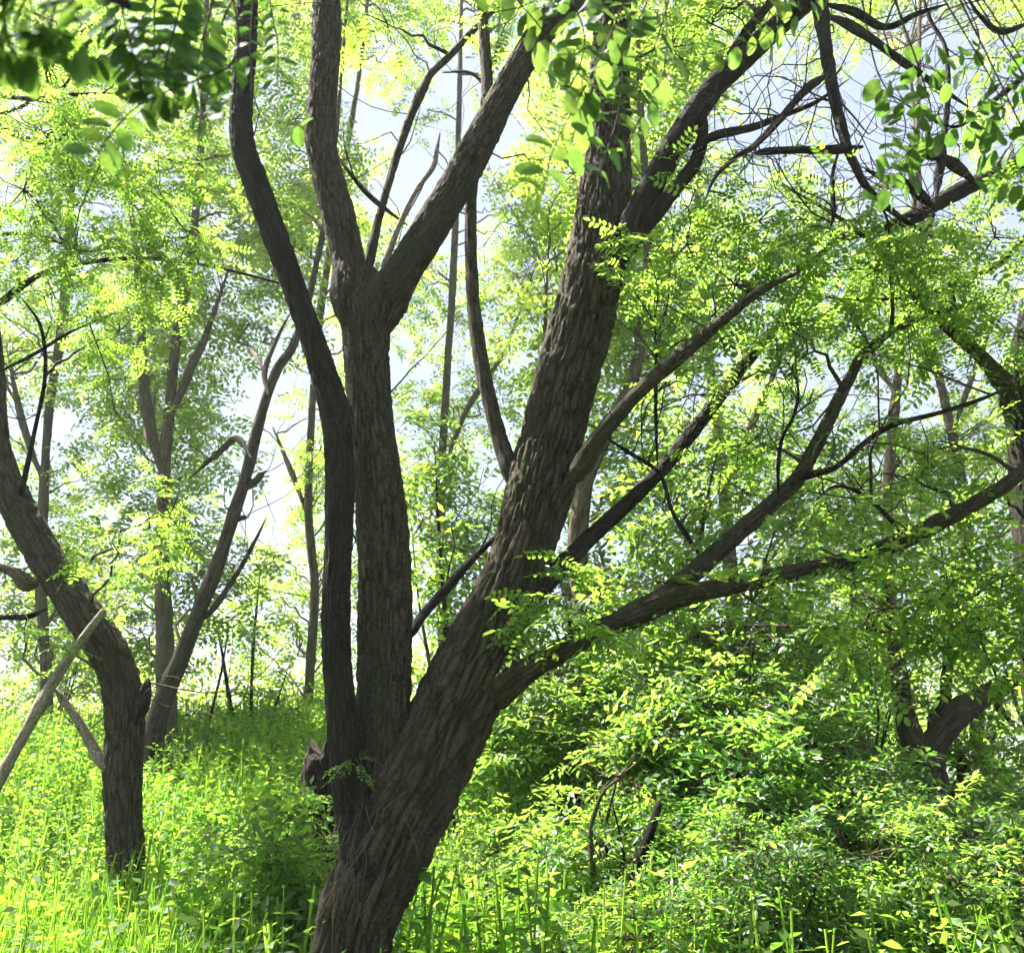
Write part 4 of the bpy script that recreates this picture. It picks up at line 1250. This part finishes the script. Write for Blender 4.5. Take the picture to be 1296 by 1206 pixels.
# ------------------------------------------------------------------ weeds and grass
def weed_proto(seed):
    r = np.random.default_rng(seed)
    V, F = [], []
    nn = int(r.integers(9, 15))
    wr, lb = r.uniform(.28, .7), r.uniform(.06, .12)
    for k in range(nn):
        t = 0.22 + 0.76 * k / (nn - 1)
        a0 = k * math.pi / 2 + r.normal(0, .2)
        for s in (0, math.pi):
            a = a0 + s
            ax = unit(np.array([math.cos(a), math.sin(a), r.uniform(-.7, .6)]))
            nr = np.array([r.normal(0, .5), r.normal(0, .5), 1.0]); nr = unit(nr - ax * (nr @ ax))
            L = lb * (1.1 - 0.65 * abs(t - .55)) * r.uniform(.75, 1.15)
            if k == nn - 1:
                L *= .55
            o = len(V)
            V.extend(leaflet_quad(np.array([0, 0, t]) + ax * .02, ax, nr, L, L * wr, .16)); F.append((o, o + 1, o + 2, o + 3))
    for a in (0, math.pi / 2):
        o = len(V)
        c, s = math.cos(a) * .006, math.sin(a) * .006
        V.extend([np.array([c, s, -.05]), np.array([-c, -s, -.05]), np.array([-c, -s, 1.0]), np.array([c, s, 1.0])]); F.append((o, o + 1, o + 2, o + 3))
    return np.array(V), F


def blade_proto(seed):
    r = np.random.default_rng(seed)
    V, F = [], []
    b = r.uniform(.15, .55)
    for k in range(3):
        t = k / 2
        w = .011 * (1 - t) ** .6 + .0008
        V += [np.array([b * t * t, w, t * (1 - .25 * b * t)]), np.array([b * t * t, -w, t * (1 - .25 * b * t)])]
    for k in range(2):
        F.append((2 * k, 2 * k + 1, 2 * k + 3, 2 * k + 2))
    return np.array(V), F


WEED = [weed_proto(300 + i) for i in range(9)]
BLADE = [blade_proto(320 + i) for i in range(5)]


def upright(n, tilt=.12):
    yaw = rng.uniform(0, 2 * math.pi, n)
    Z = unit(np.stack([rng.normal(0, tilt, n), rng.normal(0, tilt, n), np.ones(n)], 1))
    X = np.stack([np.cos(yaw), np.sin(yaw), np.zeros(n)], 1)
    X = unit(X - Z * np.sum(X * Z, 1, keepdims=True))
    return X, Z


def scatter(n, x0, x1, y0, y1, dens):
    P = np.empty((0, 2))
    while len(P) < n:
        q = np.stack([rng.uniform(x0, x1, n * 2), rng.uniform(y0, y1, n * 2)], 1)
        P = np.vstack([P, q[rng.random(n * 2) < dens(q[:, 0], q[:, 1])]])
    return P[:n]


def patch(x, y, s, k):
    return vnoise(np.stack([x / s, y / s, np.zeros_like(x) + k], 1), k)


def weed_bed():
    b = Batch()

    def dens(x, y):
        lim = np.abs(x) < y * .66 + 1.2
        return np.where(lim, np.clip(.75 + .5 * patch(x, y, 1.3, 4), .1, 1), 0) * np.where(x < .9, 1, .35)
    P = scatter(9500, -11, 7, 2.9, 15.5, dens)
    X, Z = upright(len(P), .14)
    h = rng.uniform(.45, 1.0, len(P)) * (1 + .25 * patch(P[:, 0], P[:, 1], 1.7, 9)) * np.where(P[:, 1] < 4.4, .8, 1)
    O = np.stack([P[:, 0], P[:, 1], gh(P[:, 0], P[:, 1])], 1)
    realize(b, WEED, O, X, Z, h)
    o = link('weeds', b.mesh('weeds', M['weed'], np.zeros(3)))
    tag(o, 'bed of bright green leafy weeds covering the woodland floor', 'weeds', kind='stuff')


def grass_bed():
    b = Batch()

    def dens(x, y):
        lim = np.abs(x) < y * .66 + 1.0
        g = np.clip(.3 + 1.1 * patch(x, y, 1.5, 21), 0.05, 1)
        g = np.where((x < -1.2) & (y < 6.2), 1, g * .6)
        return np.where(lim, g, 0)
    P = scatter(52000, -8, 6, 2.9, 12, dens)
    X, Z = upright(len(P), .22)
    h = rng.uniform(.35, .80, len(P)) * np.where((P[:, 0] < -1.2) & (P[:, 1] < 6.2), 1.15, .9)
    O = np.stack([P[:, 0], P[:, 1], gh(P[:, 0], P[:, 1]) - .02], 1)
    realize(b, BLADE, O, X, Z, h)
    o = link('grass', b.mesh('grass', M['grass'], np.zeros(3)))
    tag(o, 'tall soft grass growing among the weeds', 'grass', kind='stuff')


weed_bed()
grass_bed()

# single tall weeds in front, with their own leaves
def weed_leaf_mesh(i):
    V, F = leaflet_oval(np.zeros(3), np.array([1.0, 0, 0]), np.array([0, 0, 1.0]), 1.0, .5 + .06 * i, .12, .1 + .05 * i)
    me = bpy.data.meshes.new('leaf')
    me.from_pydata([tuple(v) for v in V], [], F)
    me.materials.append(M['weed'])
    me.update()
    return me


WL = [weed_leaf_mesh(i) for i in range(3)]
SPOT = [(372, 1120, 4.1), (350, 1170, 3.9), (392, 1185, 3.9), (330, 1130, 4.4), (300, 1190, 4.0), (215, 1170, 4.6), (190, 1150, 5.0), (240, 1110, 5.2), (120, 1150, 4.8), (70, 1120, 5.2), (30, 1160, 4.6),
        (360, 1060, 5.0), (320, 1040, 5.6), (560, 1130, 5.0), (600, 1170, 4.6), (640, 1140, 5.0), (540, 1180, 4.6), (680, 1180, 4.8), (270, 1060, 5.8), (20, 1060, 5.8), (90, 1050, 6.0), (730, 1190, 4.9)]
for (x, y, d) in SPOT:
    tp = at(x, y, d)
    g = float(gh(tp[0], tp[1]))
    h = max(.35, tp[2] - g)
    root = link('tall_weed', None, None, (tp[0], tp[1], g))
    if x < 250:
        tag(root, 'tall single weed with paired pointed leaves in the grass near the bent trunk', 'weed', 'tall weeds near the bent trunk')
    elif x < 420:
        tag(root, 'tall single weed with paired pointed leaves close to the foot of the thick leaning trunk', 'weed', 'tall weeds at the foot of the thick trunk')
    else:
        tag(root, 'tall single weed with paired pointed leaves between the thick trunk and the thicket', 'weed', 'tall weeds before the thicket')
    lean = rng.normal(0, .05, 2)
    link('stem', wood_mesh('stem', np.array([(0, 0, -.05, .005), (lean[0] * .4, lean[1] * .4, h * .5, .004), (lean[0], lean[1], h, .002)]), M['grass'], nseg=6, step=.08), root)
    nn = 8
    for k in range(nn):
        t = .3 + .7 * k / (nn - 1)
        a0 = k * math.pi / 2 + rng.normal(0, .25)
        for s in (0, math.pi):
            a = a0 + s
            D = unit(np.array([math.cos(a), math.sin(a), rng.uniform(-.3, .4)]))
            nr = np.array([0, 0, 1.0]) + rng.normal(0, .2, 3); nr = unit(nr - D * (nr @ D)); Sd = np.cross(nr, D)
            l = .06 * (1.15 - .6 * abs(t - .6)) * rng.uniform(.8, 1.2) * (.55 if k == nn - 1 else 1)
            o = bpy.data.objects.new('leaf', WL[int(rng.integers(3))])
            O = (lean[0] * t * t, lean[1] * t * t, h * t)
            o.matrix_basis = Matrix(((D[0] * l, Sd[0] * l, nr[0] * l, O[0]), (D[1] * l, Sd[1] * l, nr[1] * l, O[1]), (D[2] * l, Sd[2] * l, nr[2] * l, O[2]), (0, 0, 0, 1)))
            COL.objects.link(o)
            o.parent = root

# ------------------------------------------------------------------ far wood that closes the view
def far_wood():
    b = Batch()
    n = 1500
    x = rng.uniform(-26, 30, n); y = rng.uniform(18, 32, n)
    z = gh(x, y) + rng.uniform(0, 1, n) ** 1.3 * (2.6 + 1.6 * patch(x, y, 3.0, 31) + 2.2 * sstep(-4, 4, x))
    O = np.stack([x, y, z], 1)
    O = O.repeat(9, 0) + rng.normal(size=(n * 9, 3)) * .55
    D = unit(rng.normal(size=(len(O), 3)) * np.array([1, 1, .5]))
    N = np.array([0, 0, 1.0]) + rng.normal(size=(len(O), 3)) * .5
    N = unit(N - D * np.sum(N * D, 1, keepdims=True))
    realize(b, LO['far'], O, D, N, rng.uniform(.38, .6, len(O)))
    o = link('far_wood', b.mesh('far_wood', M['leaf_far'], np.zeros(3)))
    tag(o, 'pale leafy far wood closing the view behind the trees', 'wood', kind='stuff')


far_wood()


def haze():  # thin volume added to lift dark gaps and imitate veiling glare
    m, t = mat_new('woodland_air')
    out = t.nodes.new('ShaderNodeOutputMaterial')
    v = t.nodes.new('ShaderNodeVolumePrincipled')
    v.inputs['Color'].default_value = (0.96, 0.98, 1.0, 1)
    v.inputs['Density'].default_value = 0.0010
    v.inputs['Anisotropy'].default_value = 0.25
    t.links.new(v.outputs[0], out.inputs['Volume'])
    x, y0, y1, z0, z1 = 330, -330, 345, -1.5, 24.0
    V = [(a, b, c) for c in (z0, z1) for b in (y0, y1) for a in (-x, x)]
    F = [(0, 2, 3, 1), (4, 5, 7, 6), (0, 1, 5, 4), (2, 6, 7, 3), (0, 4, 6, 2), (1, 3, 7, 5)]
    me = bpy.data.meshes.new('haze')
    me.from_pydata(V, [], F)
    me.materials.append(m)
    o = link('haze', me)
    tag(o, 'thin pale sunlit air between the trees', 'haze', kind='stuff')


haze()
